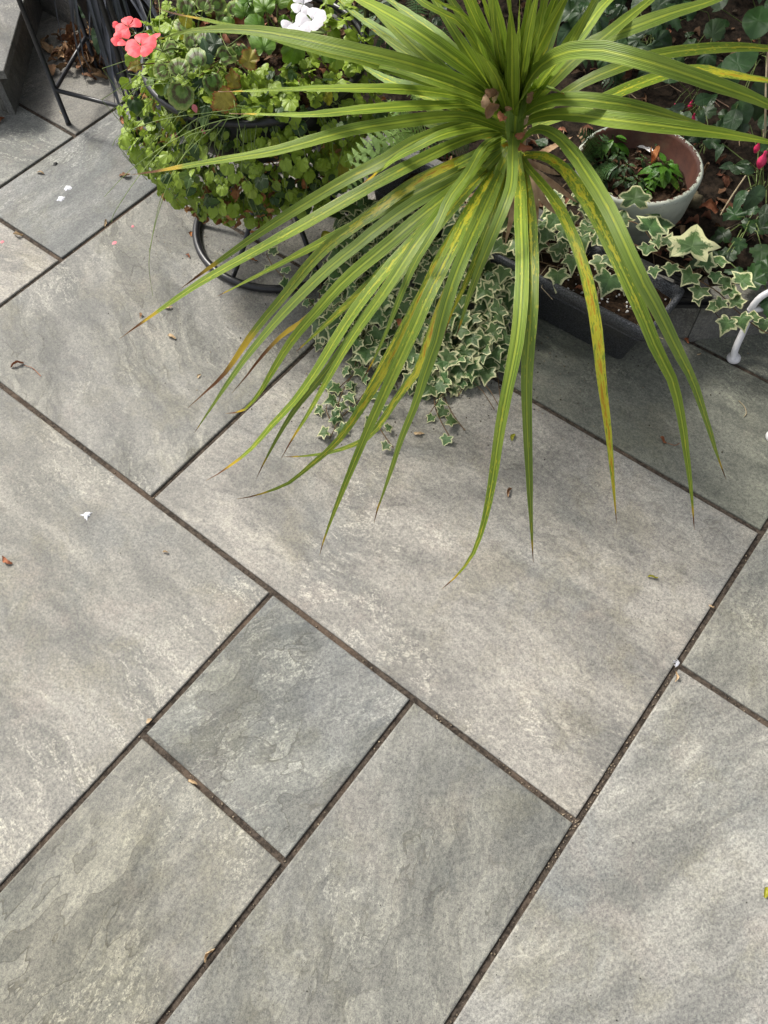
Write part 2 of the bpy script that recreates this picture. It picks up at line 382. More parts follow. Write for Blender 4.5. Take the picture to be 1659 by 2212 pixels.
def solo(name, mb, m, label, cat, group=None, smooth=True, kind=None):
    c = Vector((0, 0, 0))
    for v in mb.v: c += Vector(v)
    c /= len(mb.v); c.z = min(v[2] for v in mb.v)
    q = MB(); q.v = [(v[0]-c.x, v[1]-c.y, v[2]-c.z) for v in mb.v]; q.f = mb.f; q.lp = mb.lp; q.st = mb.st
    return tag(link(name, q.mesh(name, m, smooth), None, c), label, cat, group, kind)
def cat_rom(pts, n):
    """smooth curve through pts, n samples, arc length even"""
    pts = [np.array(p, float) for p in pts]
    q = [2*pts[0]-pts[1]]+pts+[2*pts[-1]-pts[-2]]; out = []
    for i in range(1, len(q)-2):
        for j in range(12):
            t = j/12; a, b, c, d = q[i-1:i+3]
            out.append(.5*((2*b)+(-a+c)*t+(2*a-5*b+4*c-d)*t*t+(-a+3*b-3*c+d)*t**3))
    out.append(pts[-1]); out = np.array(out); L = np.r_[0, np.cumsum(np.linalg.norm(np.diff(out, axis=0), axis=1))]
    s = np.linspace(0, L[-1], n)
    return [np.array([np.interp(x, L, out[:, k]) for k in range(out.shape[1])]) for x in s]
def frame(pos, nrm, tip, sc):
    n = Vector(nrm).normalized(); y = Vector(tip); y = y-n*y.dot(n)
    if y.length < 1e-4: y = n.orthogonal()
    y.normalize(); x = y.cross(n)
    return Matrix.Translation(Vector(pos)) @ Matrix((x, y, n)).transposed().to_4x4() @ Matrix.Scale(sc, 4)
def rv(k=1.): return Vector((R.uniform(-k, k), R.uniform(-k, k), R.uniform(-k, k)))

# leaf templates: petiole at origin, tip along +Y, face +Z, about 1 long
def leaf_mb(outline, centre, rings=(1, .8, .45), cup=.12, fold=.1, ruffle=0., tips=(), seed=0, droop=.1, patch=0.):
    rr = random.Random(seed); b = MB(); n = len(outline); R_ = []
    for ri, k in enumerate(rings):
        ring = []
        for i, (x, y) in enumerate(outline):
            px, py = centre[0]+(x-centre[0])*k, centre[1]+(y-centre[1])*k
            z = cup*((px-centre[0])**2+(py-centre[1])**2)*(-1)+fold*abs(px)-droop*py*py
            z += ruffle*1.6*k*k*math.sin(2*math.pi*i/n*(4+seed % 3)+seed)+rr.uniform(-.012, .012)*k
            ring.append(b.vert((px, py, z), ((1, .62, .30, .1)[ri] if len(rings) < 5 else k, 1. if i in tips else 0., patch)))
        R_.append(ring)
    c = b.vert((centre[0], centre[1], 0), (0, 1, patch))
    for A, B in zip(R_, R_[1:]):
        for i in range(n): b.face(A[i], A[(i+1) % n], B[(i+1) % n], B[i])
    for i in range(n): b.face(R_[-1][i], R_[-1][(i+1) % n], c)
    return b
def mirror(h): return h+[(-x, y) for x, y in reversed(h) if abs(x) > 1e-6]
def ivy_mb(seed, patch=0., squat=0.):
    r = random.Random(seed); j = lambda a: a+r.uniform(-.07, .07)
    h = [(0, .0), (.13, -.12), (.30, -.19), (j(.46), j(-.20)), (.47, -.04), (.43, .10), (.56, .18), (j(.70), j(.34)), (.53, .40), (.36, .45), (.27, .58), (.15, j(.78)), (0, 1.0-squat)]
    o = mirror(h); o = [(x*(1+r.uniform(-.04, .04)), y) for x, y in o]
    return leaf_mb(o, (0, .18), (1, .84, .45), .22, .16, .02, (0, 3, 7, 12, 17, 21), seed, .12, patch)
def round_mb(seed, lobes=9, amp=.05, ruffle=.03, notch=.28, asp=1.0, cup=.2, fold=.05, rings=(1, .8, .45)):
    o = []; n = lobes*4; tips = []
    for i in range(n):
        a = -math.pi/2+2*math.pi*(i/n); d = abs(((a+math.pi/2+math.pi) % (2*math.pi))-math.pi)
        rad = .5*(1+amp*math.cos(lobes*(a+math.pi/2)+math.pi))*(1-notch*math.exp(-(d/.26)**2)*1.6)
        o.append((rad*math.cos(a)*asp, .42+rad*math.sin(a)*(1.02)))
        if i % 4 == 2: tips.append(i)
    return leaf_mb(o, (0, .16), rings, cup, fold, ruffle, tips, seed, .12)
def ovate_mb(seed, wd=.30, teeth=0, amp=.0, pointed=1., cup=.1, fold=.15, ruffle=0., droop=.18):
    h = [(0, 0)]; n = 12
    for i in range(1, n):
        t = i/n; x = wd*(math.sin(math.pi*t**.8)**.8)*(1-.25*t*pointed)
        if teeth: x *= 1+amp*(1 if i % 2 else -1)
        h.append((x, t))
    h.append((0, 1.0)); return leaf_mb(mirror(h), (0, .42), (1, .75, .4), cup, fold, ruffle, (0, n, 4, 7, 2*n-4, 2*n-7), seed, droop)
def lobed_mb(seed, lobes=5, deep=.45, teeth=.05, ruf=.03):
    """palmate serrated leaf"""
    o = []; n = lobes*8; tips = []
    for i in range(n+1):
        a = math.radians(-60+300*i/n); ph = (i % 8)/8
        rad = .62*(1-deep*abs(math.cos(math.pi*ph))**1.3*(1 if 0 < i < n else .5))*(1+teeth*(1 if i % 2 else -1))
        rad *= .7+.3*math.sin(math.radians(-60+300*i/n+0))**2 if math.sin(a) > 0 else .75
        o.append((rad*math.cos(a), .2+rad*math.sin(a)*1.15))
        if i % 8 == 4: tips.append(i)
    return leaf_mb(o, (0, .15), (1, .75, .4), .15, .08, ruf, tips, seed, .12)
def dry_mb(seed, wd=.25, curl=1.):
    """a curled dead leaf"""
    r = random.Random(seed); b = MB(); n, k = 9, 5; rows = []
    ph = r.uniform(.6, 1.6)*curl; tw = r.uniform(-1.2, 1.2)
    for i in range(n):
        t = i/(n-1); wv = wd*math.sin(math.pi*min(.97, t*.9+.06))**.7*(1+r.uniform(-.25, .25)); row = []
        for j in range(k):
            q = (j/(k-1)-.5)*2; a = q*ph*1.1+tw*t
            x = wv*math.sin(a)/max(.6, ph); z = wv*(1-math.cos(a))*.9+.22*abs(math.sin(t*3.1*curl))*.8+r.uniform(-.02, .02)
            row.append(b.vert((x+.12*math.sin(t*4+seed)+r.uniform(-.035, .035), t-.5+r.uniform(-.03, .03), max(.01, z+r.uniform(-.03, .05))), (abs(q), 0, 0)))
        rows.append(row)
    for A, B in zip(rows, rows[1:]):
        for j in range(k-1): b.face(A[j], A[j+1], B[j+1], B[j])
    return b
def pebble_mb(seed, rough=.25):
    r = random.Random(seed); b = MB(); off = r.uniform(0, 99); rows = []
    for i in range(7):
        th = math.pi*i/6; row = []
        for j in range(10):
            ph = 2*math.pi*j/10; d = Vector((math.sin(th)*math.cos(ph), math.sin(th)*math.sin(ph), math.cos(th)))
            row.append(b.vert(d*(.5+rough*mnoise.noise(d*1.6+Vector((off, 0, 0))))))
        rows.append(row)
    for A, B in zip(rows, rows[1:]):
        for j in range(10): b.face(A[j], A[(j+1) % 10], B[(j+1) % 10], B[j])
    return b
def frond_mb(pts, wdt, npin=16, lob=7, droop=.15, nrm=Vector((0, 0, 1)), seed=0, fat=.42):
    """fern frond: curve of points, pinnae with lobed edges down both sides"""
    r = random.Random(seed); b = MB(); c = cat_rom(pts, npin+2)
    b.tube([Vector(p) for p in c], [.0016*(1-.7*i/(npin+1)) for i in range(npin+2)], 4)
    for i in range(1, npin+1):
        p = Vector(c[i]); t = (Vector(c[i+1])-Vector(c[i-1])).normalized(); s_ = t.cross(nrm).normalized(); n = s_.cross(t).normalized()
        f = i/(npin+1); ln = wdt*(math.sin(math.pi*min(1, f*.85+.12))**.8)*(1-.25*f)+wdt*.03
        gap = (Vector(c[i+1])-Vector(c[i])).length
        for sd in (1, -1):
            d = (s_*sd+t*(.35+r.uniform(-.08, .08))).normalized(); tt = n.cross(d)*sd
            w0 = gap*fat; prev = None
            for j in range(lob*2+1):
                g = j/(lob*2); ww = w0*(1-g**1.6)*(1. if j % 2 else .55)+.0002
                q = p+d*ln*g-n*(ln*droop*g*g)+n*r.uniform(-.0006, .0006)
                a = b.vert(q+tt*ww, (.2, 0, 0)); bb = b.vert(q-tt*ww, (.2, 0, 0))
                if prev: b.face(prev[0], a, bb, prev[1])
                prev = (a, bb)
    return b

# ------------------------------------------------------------ ground: paving
XS = [(.065+.2375*i)*HC for i in range(-12, 12)]; X = lambda i: XS[i+12]
_y = {-2: -.245*2, -1: -.2435, 0: -.002, 1: .239, 2: .479, 3: .7175, 4: .9655}
def Y(j): return (_y[j] if j in _y else (_y[4]+(j-4)*.2415 if j > 4 else _y[-2]+(j+2)*.2415))*HC
J = .0047
TINT = [(1.04, 1.01, .975), (.89, .885, .865), (.78, .81, .83), (1.12, 1.08, 1.05), (.85, .87, .85), (.78, .76, .72), (1.0, .98, .94), (.80, .825, .835), (.88, .87, .81), (.775, .785, .765), (.90, .90, .85), (1.10, 1.10, 1.08), (.62, .65, .58), (.84, .82, .78), (.74, .76, .70), (.66, .69, .62)]  # own slab tones; the dark back slabs also carry painted shade
patio = bpy.data.objects.new('patio', None); col.objects.link(patio); patio['kind'] = 'structure'; patio['label'] = 'patio of grey riven paving slabs in a staggered pattern'
slabs = [(-3, 0, 1, 3), (-5, -3, 1, 3), (-6, -5, 2, 5), (-8, -5, 1, 2), (-8, -6, 2, 3), (-8, -6, 3, 5), (-5, -2, -1, 1), (-2, -1, 0, 1), (-2, -1, -2, 0), (-1, 0, -2, 1),
         (0, 2, 2, 4), (0, 2, -1, 2), (-3, 0, 3, 4), (-5, -3, 3, 5), (-3, -1, 4, 5), (-1, 1, 4, 5), (2, 4, 1, 3), (2, 4, -1, 1), (2, 3, 3, 4), (-8, -5, -1, 1), (-5, -2, -3, -1), (-2, 0, -4, -2), (0, 2, -3, -1), (-8, -5, -3, -1),
         (2, 4, -3, -1), (1, 3, 4, 6), (3, 4, 3, 6), (0, 1, 5, 6), (-11, -8, 1, 3), (-11, -8, 3, 5), (-11, -8, -1, 1), (-11, -8, -3, -1), (4, 7, -3, 0), (4, 7, 0, 3), (4, 7, 3, 6), (-5, -2, -5, -3), (-2, 0, -6, -4), (0, 2, -5, -3), (-8, -5, -5, -3), (2, 4, -5, -3)]
for k, (i0, i1, j0, j1) in enumerate(slabs):
    x0, x1, y0, y1 = X(i0)+J, X(i1)-J, Y(j0)+J, Y(j1)-J; cx, cy = (x0+x1)/2, (y0+y1)/2; a, b = (x1-x0)/2, (y1-y0)/2
    rot = b > a*1.01 or (abs(a-b) < .02 and k % 2 == 0)
    if rot: a, b = b, a
    mb = MB(); rings = []
    for ins, z in ((0, -.02), (0, -.0022), (.0007, -.0007), (.0026, 0)):
        ring = []
        for sx, sy in ((-1, -1), (1, -1), (1, 1), (-1, 1)):
            ring.append(mb.vert((sx*(a-ins), sy*(b-ins), z)))
        rings.append(ring)
    for A, B in zip(rings, rings[1:]):
        for j in range(4): mb.face(A[j], A[(j+1) % 4], B[(j+1) % 4], B[j])
    mb.face(*rings[-1])
    o = link('paving_slab', mb.mesh('paving_slab', M['slab'], False), patio, (cx, cy, R.uniform(-.0004, .0004)))
    o.color = (*TINT[k % 16], {8: 1., 7: .8, 1: .7, 9: .55, 0: .45}.get(k, .3))
    o.rotation_euler.z = (math.pi/2 if rot else 0)+(math.pi if k % 3 == 0 else 0)
mb = MB(); nx, ny = 60, 60
for j in range(ny+1):
    for i in range(nx+1):
        x, y = -3.6+i*6.2/nx, -2.4+j*5/ny; mb.vert((x, y, -.0045+.0012*mnoise.noise(Vector((x*20, y*20, 0)))))
for j in range(ny):
    for i in range(nx): a = j*(nx+1)+i; mb.face(a, a+1, a+nx+2, a+nx+1)
link('joint_bed', mb.mesh('joint_bed', M['grit']), patio)
mb = MB(); s_ = 60.
for x, y in ((-s_, -s_), (s_, -s_), (s_, s_), (-s_, s_)): mb.vert((x, y, -.03))
mb.face(0, 1, 2, 3); g = link('ground', mb.mesh('ground', M['grit'], False)); g['kind'] = 'structure'; g['label'] = 'earth under and around the patio'
# crumbs lying in the joints
mb = MB(); peb = [pebble_mb(i, .3) for i in range(4)]
def crumb(x, y, s, c): 
    mb.add(peb[R.randrange(4)], frame((x, y, -.0038+s*.2), rv()+Vector((0, 0, .3)), rv(), s), c)
for k in range(330):
    p = P(R.uniform(0, 1659) if k % 3 else R.gauss(1250, 120), R.uniform(300, 2212) if k % 3 else R.gauss(1650, 150)); 
    if R.random() < .6: xx = min(XS, key=lambda q: abs(q-p.x)); p.x = xx+R.uniform(-.003, .003)
    else: yy = min([Y(j) for j in range(-2, 5)], key=lambda q: abs(q-p.y)); p.y = yy+R.uniform(-.003, .003)
    ok = False
    for (i0, i1, j0, j1) in slabs:
        if X(i0)+J < p.x < X(i1)-J and Y(j0)+J < p.y < Y(j1)-J: ok = True
    if ok: continue
    g_ = R.uniform(.5, 1.1); crumb(p.x, p.y, R.uniform(.0012, .0030), (.30*g_, .24*g_, .17*g_))
for k in range(260):                                                   # scattered tiny specks on the slabs
    p = P(R.uniform(0, 1659), R.uniform(400, 2212)); g_ = R.choice((.04, .04, .5)); mb.add(peb[0], frame((p.x, p.y, .0004), rv(), rv(), R.uniform(.0008, .0016)), (.3*g_, .27*g_, .22*g_))
for k in range(420):                                                   # soil and crumbs spilled round the planters
    p = P(R.gauss(980, 230), R.gauss(790, 75)); g_ = R.choice((.12, .2, .25, .9)); mb.add(peb[k % 4], frame((p.x, p.y, .0004), rv(), rv(), R.uniform(.0010, .0028)), (.3*g_, .23*g_, .15*g_))
    p = P(R.gauss(560, 120), R.gauss(500, 70)); mb.add(peb[k % 4], frame((p.x, p.y, .0004), rv(), rv(), R.uniform(.0008, .0022)), (.3*g_, .21*g_, .13*g_))
cr = link('joint_crumbs', mb.mesh('joint_crumbs', M['litter'])); tag(cr, 'pale crumbs and grit lying in the joints between slabs', 'grit', kind='stuff')

# ------------------------------------------------------------ kerb, step, bed
KY = 1.212; KC = Vector((-.227, KY, 0)); KD = Vector((.72, .70, 0)).normalized(); KH = .098
kerb = thing('garden_kerb', 'low kerb of upright grey stones holding back the planted bed', 'kerb', (KC.x, KC.y, 0))
def kerb_piece(a, b, h):
    d = (b-a).normalized(); n = Vector((-d.y, d.x, 0)); L = (b-a).length
    mtx = Matrix.Translation(a) @ Matrix((d, n, Vector((0, 0, 1)))).transposed().to_4x4(); m = MB(); T = .045; e = .003
    prof = ((0, -.02), (0, h-e), (e, h), (T-e, h), (T, h-e), (T, -.02))
    for x in (0.0015, L-.0015):
        for y, z in prof: m.vert(mtx @ Vector((x, y, z)))
    for i in range(5): m.face(i, i+6, i+7, i+1)
    m.face(*range(6)); m.face(*reversed(range(6, 12)))
    part('kerb_stone', m, M['kerb'], kerb, False)
xs = [-3.2, -2.6, -2.0, -1.4, -.82, -.227]
for a, b in zip(xs, xs[1:]): kerb_piece(Vector((a, KY, 0)), Vector((b, KY, 0)), KH+R.uniform(-.002, .002))
q = KC.copy()
for L in (.6, .6, .6, .6): kerb_piece(q, q+KD*L, KH+.004); q = q+KD*L
def kerb_y(x): return KY if x < KC.x else KY+(x-KC.x)*KD.y/KD.x
def soil_z(x, y):
    d = y-kerb_y(x); return .068+.05*min(1, max(0, d)/1.2)+.016*mnoise.noise(Vector((x*7, y*7, 0)))+.007*mnoise.noise(Vector((x*31, y*31, 3)))
mb = MB(); nx, ny = 170, 120
for j in range(ny+1):
    for i in range(nx+1):
        x = -3.2+4.6*i/nx; y0 = kerb_y(x)+.025; y = y0+(4.6-y0)*(j/ny)**1.6; mb.vert((x, y, soil_z(x, y)+(-.07 if j == 0 else 0)))
for j in range(ny):
    for i in range(nx): a = j*(nx+1)+i; mb.face(a, a+1, a+nx+2, a+nx+1)
tag(link('bed_soil', mb.mesh('bed_soil', M['soil'])), 'dark soil of the raised garden bed', kind='structure')
# leaf litter on the bed
mb = MB(); dry = [dry_mb(i, R.uniform(.2, .42)) for i in range(8)]; cols = [(.16, .085, .045), (.24, .14, .08), (.09, .055, .032), (.33, .22, .13), (.06, .045, .03), (.28, .12, .07)]
for k in range(2600):
    x = R.uniform(-2.0, .9); y = kerb_y(x)+.05+R.random()**1.5*1.9; s = R.uniform(.010, .034)*(1 if R.random() < .9 else 1.5); c = R.choice(cols); g_ = R.uniform(.45, 1.15)
    mb.add(R.choice(dry), frame((x, y, soil_z(x, y)+.002), Vector((0, 0, 1))+rv(.7), rv(), s), tuple(q*g_ for q in c))
for k in range(420):
    x = R.uniform(-1.9, .9); y = kerb_y(x)+.05+R.random()**1.4*1.5; a = R.uniform(0, 6.28); L = R.uniform(.02, .10); z = soil_z(x, y); c = R.choice(((.25, .18, .11), (.14, .09, .06), (.38, .30, .20))); n0 = len(mb.v)
    mb.tube([(x, y, z+.004), (x+math.cos(a)*L*.5, y+math.sin(a)*L*.5, z+.010+R.uniform(-.003, .012)), (x+math.cos(a+.2)*L, y+math.sin(a+.2)*L, z+.004)], R.uniform(.0006, .0015), 4)
    for q in range(n0, len(mb.v)): mb.lp[q] = (*c, 1)
tag(link('leaf_litter', mb.mesh('leaf_litter', M['litter'])), 'brown leaf litter and twigs covering the garden bed', 'leaf litter', kind='stuff')
# litter heap on the patio against the kerb
mb = MB()
for k in range(260):
    u, v = R.gauss(205, 42), R.gauss(118, 17); p = P(u, v, .01)
    if p.y > KY-.01: p.y = KY-.012-R.random()*.05
    p.z = .004+R.random()*.035*math.exp(-((u-200)/60)**2); g_ = R.uniform(.6, 1.3); c = R.choice(((.26, .15, .08), (.17, .09, .05), (.34, .22, .12)))
    mb.add(R.choice(dry), frame(p, Vector((0, 0, 1))+rv(.8), rv(), R.uniform(.02, .045)), tuple(q*g_ for q in c))
tag(link('swept_leaves', mb.mesh('swept_leaves', M['litter'])), 'heap of brown dead leaves gathered on the slabs against the kerb', 'dead leaves', kind='stuff')

# raised step, top left
st = thing('stone_step', 'raised grey stone step with overhanging top slab at the left edge', 'step', (-1.9, .87, 0))
c0 = P(34, 248, 0); e1 = (P(0, 250, 0)-c0).normalized(); e2 = Vector((e1.y, -e1.x, 0)); e2 = e2 if e2.y > 0 else -e2
smx = Matrix.Translation(c0) @ Matrix((-e1, e2, Vector((0, 0, 1)))).transposed().to_4x4()
mb = MB(); mb.box((-1.2, 0, -.002), (-.0165, .016, .100), smx); part('front_riser', mb, M['kerb'], st, False)
mb = MB(); mb.box((-.016, 0, -.002), (0, .60, .100), smx); part('side_riser', mb, M['kerb'], st, False)
mb = MB(); x0, x1, y0, y1 = -1.2, .024, -.012, .60; rg = []
for ins, z in ((0, .1005), (0, .119), (.0015, .1205)):
    rg.append([mb.vert(smx @ Vector((x, y, z))) for x, y in ((x0+ins, y0+ins), (x1-ins, y0+ins), (x1-ins, y1-ins), (x0+ins, y1-ins))])
for A, B in zip(rg, rg[1:]):
    for j in range(4): mb.face(A[j], A[(j+1) % 4], B[(j+1) % 4], B[j])
mb.face(*rg[-1]); mb.face(*reversed(rg[0])); part('top_slab', mb, M['kerb'], st, False)

# ------------------------------------------------------------ planters
trough = thing('trough_planter', 'dark grey speckled plastic trough planter of compost beside the kerb', 'planter', (-.58, 1.12, 0))
def trough_mesh():
    m = MB(); rz = .14; A = (-.893, 1.052, -.262, 1.188); B = (-.855, 1.083, -.304, 1.172)
    def rr(r, z, g=0., rad=.012):
        x0, y0, x1, y1 = r[0]-g, r[1]-g, r[2]+g, r[3]+g; o = []
        for cx, cy, a0 in ((x1-rad, y0+rad, -90), (x1-rad, y1-rad, 0), (x0+rad, y1-rad, 90), (x0+rad, y0+rad, 180)):
            for k in range(5): a = math.radians(a0+k*22.5); o.append(m.vert((cx+rad*math.cos(a), cy+rad*math.sin(a), z)))
        return o
    seq = [(B, .0015, -.01), (B, 0.006, 0), (A, rz-.028, -.012), (A, rz-.026, 0), (A, rz-.002, .002), (A, rz, 0), (A, rz, -.006), (A, rz-.003, -.008), (A, .095, -.013)]
    rg = [rr(r, z, g) for r, z, g in seq]
    for P_, Q_ in zip(rg, rg[1:]):
        for j in range(20): m.face(P_[j], P_[(j+1) % 20], Q_[(j+1) % 20], Q_[j])
    m.face(*reversed(rg[0])); return m
part('trough', trough_mesh(), M['trough'], trough)
mb = MB(); nx, ny = 90, 24
for j in range(ny+1):
    for i in range(nx+1): x, y = -.885+.615*i/nx, 1.060+.122*j/ny; mb.vert((x, y, .116+.010*mnoise.noise(Vector((x*14, y*14, 0)))+.006*mnoise.noise(Vector((x*60, y*60, 3)))))
for j in range(ny):
    for i in range(nx): a = j*(nx+1)+i; mb.face(a, a+1, a+nx+2, a+nx+1)
part('compost', mb, M['compost'], trough)
mb = MB()
for k in range(70): mb.add(peb[k % 4], frame((R.uniform(-.5, -.275), 1.062+R.random()**1.5*.1, .121+R.random()*.004), rv(), rv(), R.uniform(.0018, .0048)))
o = part('perlite', mb, M['perlite'], trough); o['kind'] = 'stuff'
mb = MB()
for k in range(60):
    x, y = R.uniform(-.8, -.28), R.uniform(1.065, 1.17); a = R.uniform(0, 6.28); L = R.uniform(.02, .06); mb.tube([(x, y, .122), (x+math.cos(a)*L*.5, y+math.sin(a)*L*.5, .128), (x+math.cos(a+.5)*L, y+math.sin(a+.5)*L, .122)], .0006, 4)
o = part('dry_rootlets', mb, M['straw'], trough); o['kind'] = 'stuff'

PC = P(1382, 350, .215); PR = .121
pot = thing('terracotta_pot', 'round terracotta pot with chipped white paint standing in the bed', 'plant pot', (PC.x, PC.y, .05))
mb = MB(); c = (PC.x, PC.y, 0)
prof = [(.070, .055), (.078, .06), (.098, .125), (.101, .132), (.112, .134), (PR, .207), (PR, .212), (PR-.004, .2155), (PR-.009, .215), (PR-.013, .209), (PR-.020, .15), (.06, .145)]
part('pot_wall', (mb.lathe(prof, c, 64, [(1, .0, 0)]*4+[(1, .05, 0), (1.05, .6, 0), (.75, 1, 0), (.62, 1, 0), (.42, 1, 0), (.05, .3, 0), (-.5, 0, 0), (-.5, 0, 0)]), mb)[1], M['pot'], pot)
mb = MB(); n = 26
for j in range(n+1):
    for i in range(n+1):
        x, y = (i/n-.5)*2*.112, (j/n-.5)*2*.112; mb.vert((PC.x+x, PC.y+y, .168+.006*mnoise.noise(Vector((x*30, y*30, 0)))))
for j in range(n):
    for i in range(n):
        if math.hypot((i+.5)/n-.5, (j+.5)/n-.5) < .475: a = j*(n+1)+i; mb.face(a, a+1, a+n+2, a+n+1)
part('pot_soil', mb, M['compost'], pot)
mb = MB()
for k in range(110):
    a, r = R.uniform(0, 6.28), .1*math.sqrt(R.random()); g_ = R.uniform(.5, 1.2); mb.add(R.choice(dry), frame((PC.x+r*math.cos(a), PC.y+r*math.sin(a), .170), Vector((0, 0, 1))+rv(.6), rv(), R.uniform(.008, .02)), tuple(q*g_ for q in R.choice(cols)))
o = part('dead_bits', mb, M['litter'], pot); o['kind'] = 'stuff'
b_ = dry_mb(3, .18, .3); solo('plant_tag', (lambda m: (m.add(b_, frame(P(1392, 325, .172), (0, 0, 1), P(1420, 338, .172)-P(1370, 315, .172), .05)), m)[1])(MB()), M['perlite'], 'small off-white scrap lying on the soil in the painted pot', 'scrap')

# black foot-like plastic piece on the kerb
mb = MB(); p = P(1492, 664, .1); d = (P(1530, 664, .1)-P(1450, 664, .1)).normalized(); n = Vector((-d.y, d.x, 0)); mtx = Matrix.Translation((p.x, p.y, 0)) @ Matrix((d, n, Vector((0, 0, 1)))).transposed().to_4x4()
bf = thing('plastic_foot', 'black plastic foot with raised lip sitting on the kerb corner', 'plastic foot', (p.x, p.y, .103))
mb.box((-.037, -.006, .1035), (.037, .05, .112), mtx); mb.box((-.031, .0, .1125), (.031, .046, .120), mtx); part('foot_plate', mb, M['black_plastic'], bf, False)
mb = MB(); mb.box((-.031, -.002, .1205), (-.026, .046, .126), mtx); mb.box((.026, -.002, .1205), (.031, .046, .126), mtx); mb.box((-.0255, -.002, .1205), (.0255, .002, .126), mtx); part('lip', mb, M['black_plastic'], bf, False)
mb = MB()
for k in (0, .012): mb.tube([mtx @ Vector((.0, .03+k, .124)), mtx @ Vector((-.045, .03+k, .150)), mtx @ Vector((-.075, .028+k, .165))], .004, 6)
part('strut', mb, M['black_plastic'], bf)

# white painted metal furniture at the right edge
wf = thing('white_metal_seat', 'chipped white painted metal garden seat with scrolled bars, one leg showing at the right edge', 'garden seat', P(1583, 783, 0))
def disc_foot(u, v, par):
    c = P(u, v, 0); m = MB(); pr = [(.002, 0), (.012, .0005), (.0135, .004), (.0125, .009), (.009, .013), (.006, .015), (.001, .0155)]; m.lathe(pr, c, 20); return part('foot', m, M['white'], par)
disc_foot(1583, 777, wf)
mb = MB(); mb.tube(cat_rom([P(1583, 776, .008), P(1590, 750, .03), P(1606, 715, .055), P(1616, 690, .078), P(1621, 668, .10)], 14), [.0065]*14, 12); part('leg', mb, M['white'], wf)
mb = MB(); mb.tube(cat_rom([P(1619, 674, .094), P(1628, 658, .11), P(1650, 637, .125), P(1690, 622, .14), P(1740, 625, .15), P(1790, 660, .15)], 20), .0062, 12); part('scroll_bar', mb, M['white'], wf)
mb = MB(); mb.tube(cat_rom([P(1621, 672, .098), P(1640, 668, .10), P(1665, 663, .10), P(1700, 672, .10), P(1750, 700, .10)], 14), .0056, 12); part('scroll_bar', mb, M['white'], wf)
c2 = P(1666, 952, 0); disc_foot(1668, 946, wf)
mb = MB(); mb.tube(cat_rom([P(1668, 946, .008), P(1688, 920, .04), P(1720, 880, .08), P(1745, 790, .14), P(1760, 700, .15)], 14), .0075, 12); part('leg', mb, M['white'], wf)

WC = Vector((.10, 1.20, .30)); wp = lambda deg, r, z: Vector((WC.x+r*math.cos(math.radians(deg)), WC.y+r*math.sin(math.radians(deg)), z))
mb = MB(); mb.tube([wp(a, .15, .30) for a in range(0, 360, 10)], .0065, 10, closed=True); part('seat_ring', mb, M['white'], wf)
for a in range(-5, 6): h_ = a*.025; l_ = math.sqrt(.15**2-h_**2); mb = MB(); mb.tube([(WC.x-l_, WC.y+h_, .30), (WC.x+l_, WC.y+h_, .30)], .003, 6); part('seat_wire', mb, M['white'], wf)
for pts in ([P(1790, 660, .15), wp(175, .17, .22), wp(180, .15, .30)], [P(1760, 700, .15), wp(225, .165, .22), wp(230, .15, .30)]):
    mb = MB(); mb.tube(cat_rom([tuple(p) for p in pts], 10), .0062, 10); part('upper_leg', mb, M['white'], wf)
for dg in (-40, 50):
    mb = MB(); mb.tube(cat_rom([tuple(wp(dg, .20, .006)), tuple(wp(dg, .17, .10)), tuple(wp(dg, .15, .2)), tuple(wp(dg, .15, .30))], 12), .0065, 10); mb.lathe([(.002, 0), (.013, .001), (.013, .006), (.008, .014), (.001, .015)], wp(dg, .20, 0), 16); part('leg', mb, M['white'], wf)

# ------------------------------------------------------------ stands
BC = Vector((-1.089, .971, 0)); BR = .1935
ws = thing('basket_stand', 'black tubular steel plant stand with round base ring and curved legs', 'plant stand', BC)
mb = MB(); mb.tube([BC+Vector((BR*math.cos(a), BR*math.sin(a), .0085)) for a in [2*math.pi*i/64 for i in range(64)]], .0085, 12, closed=True); part('base_ring', mb, M['metal'], ws)
RC = BC+Vector((0, 0, .395)); RR = .2
mb = MB(); mb.tube([RC+Vector((RR*math.cos(a), RR*math.sin(a), 0)) for a in [2*math.pi*i/64 for i in range(64)]], .0068, 12, closed=True); part('top_ring', mb, M['metal'], ws)
def at_a(deg, r, z): a = math.radians(deg); return BC+Vector((r*math.cos(a), r*math.sin(a), z))
for dg in (214, 277, 336, 35, 95, 155):
    mb = MB(); mb.tube(cat_rom([at_a(dg, BR-.006, .012), at_a(dg, BR*.72, .052), at_a(dg, BR*.42, .12), at_a(dg, BR*.34, .19), at_a(dg, BR*.55, .27), at_a(dg, BR*.86, .34), at_a(dg, RR-.004, .39)], 26), .0055, 10); part('leg', mb, M['metal'], ws)
mb = MB(); mb.tube([at_a(a, BR*.36, .16) for a in range(0, 360, 15)], .004, 8, closed=True); part('waist_ring', mb, M['metal'], ws)
for dg in (42, 140):
    mb = MB(); mb.tube([at_a(dg, RR, .395), at_a(dg, RR+.004, .47)], .005, 8); part('prong', mb, M['metal'], ws)
bk = thing('planting_bowl', 'black bowl of compost held in the top ring of the stand', 'planting bowl', BC+Vector((0, 0, .22)))
mb = MB(); mb.lathe([(.01, .225), (.09, .235), (.15, .28), (.183, .34), (.1915, .388), (.189, .3885), (.182, .34), (.15, .30)], BC, 48); part('bowl', mb, M['black_plastic'], bk)
mb = MB(); rg = []
for i in range(14):
    r = .186*i/13; rg.append([mb.vert((BC.x+r*math.cos(a), BC.y+r*math.sin(a), .378+.012*mnoise.noise(Vector((r*40*math.cos(a), r*40*math.sin(a), 1))))) for a in [2*math.pi*k/40 for k in range(40)]])
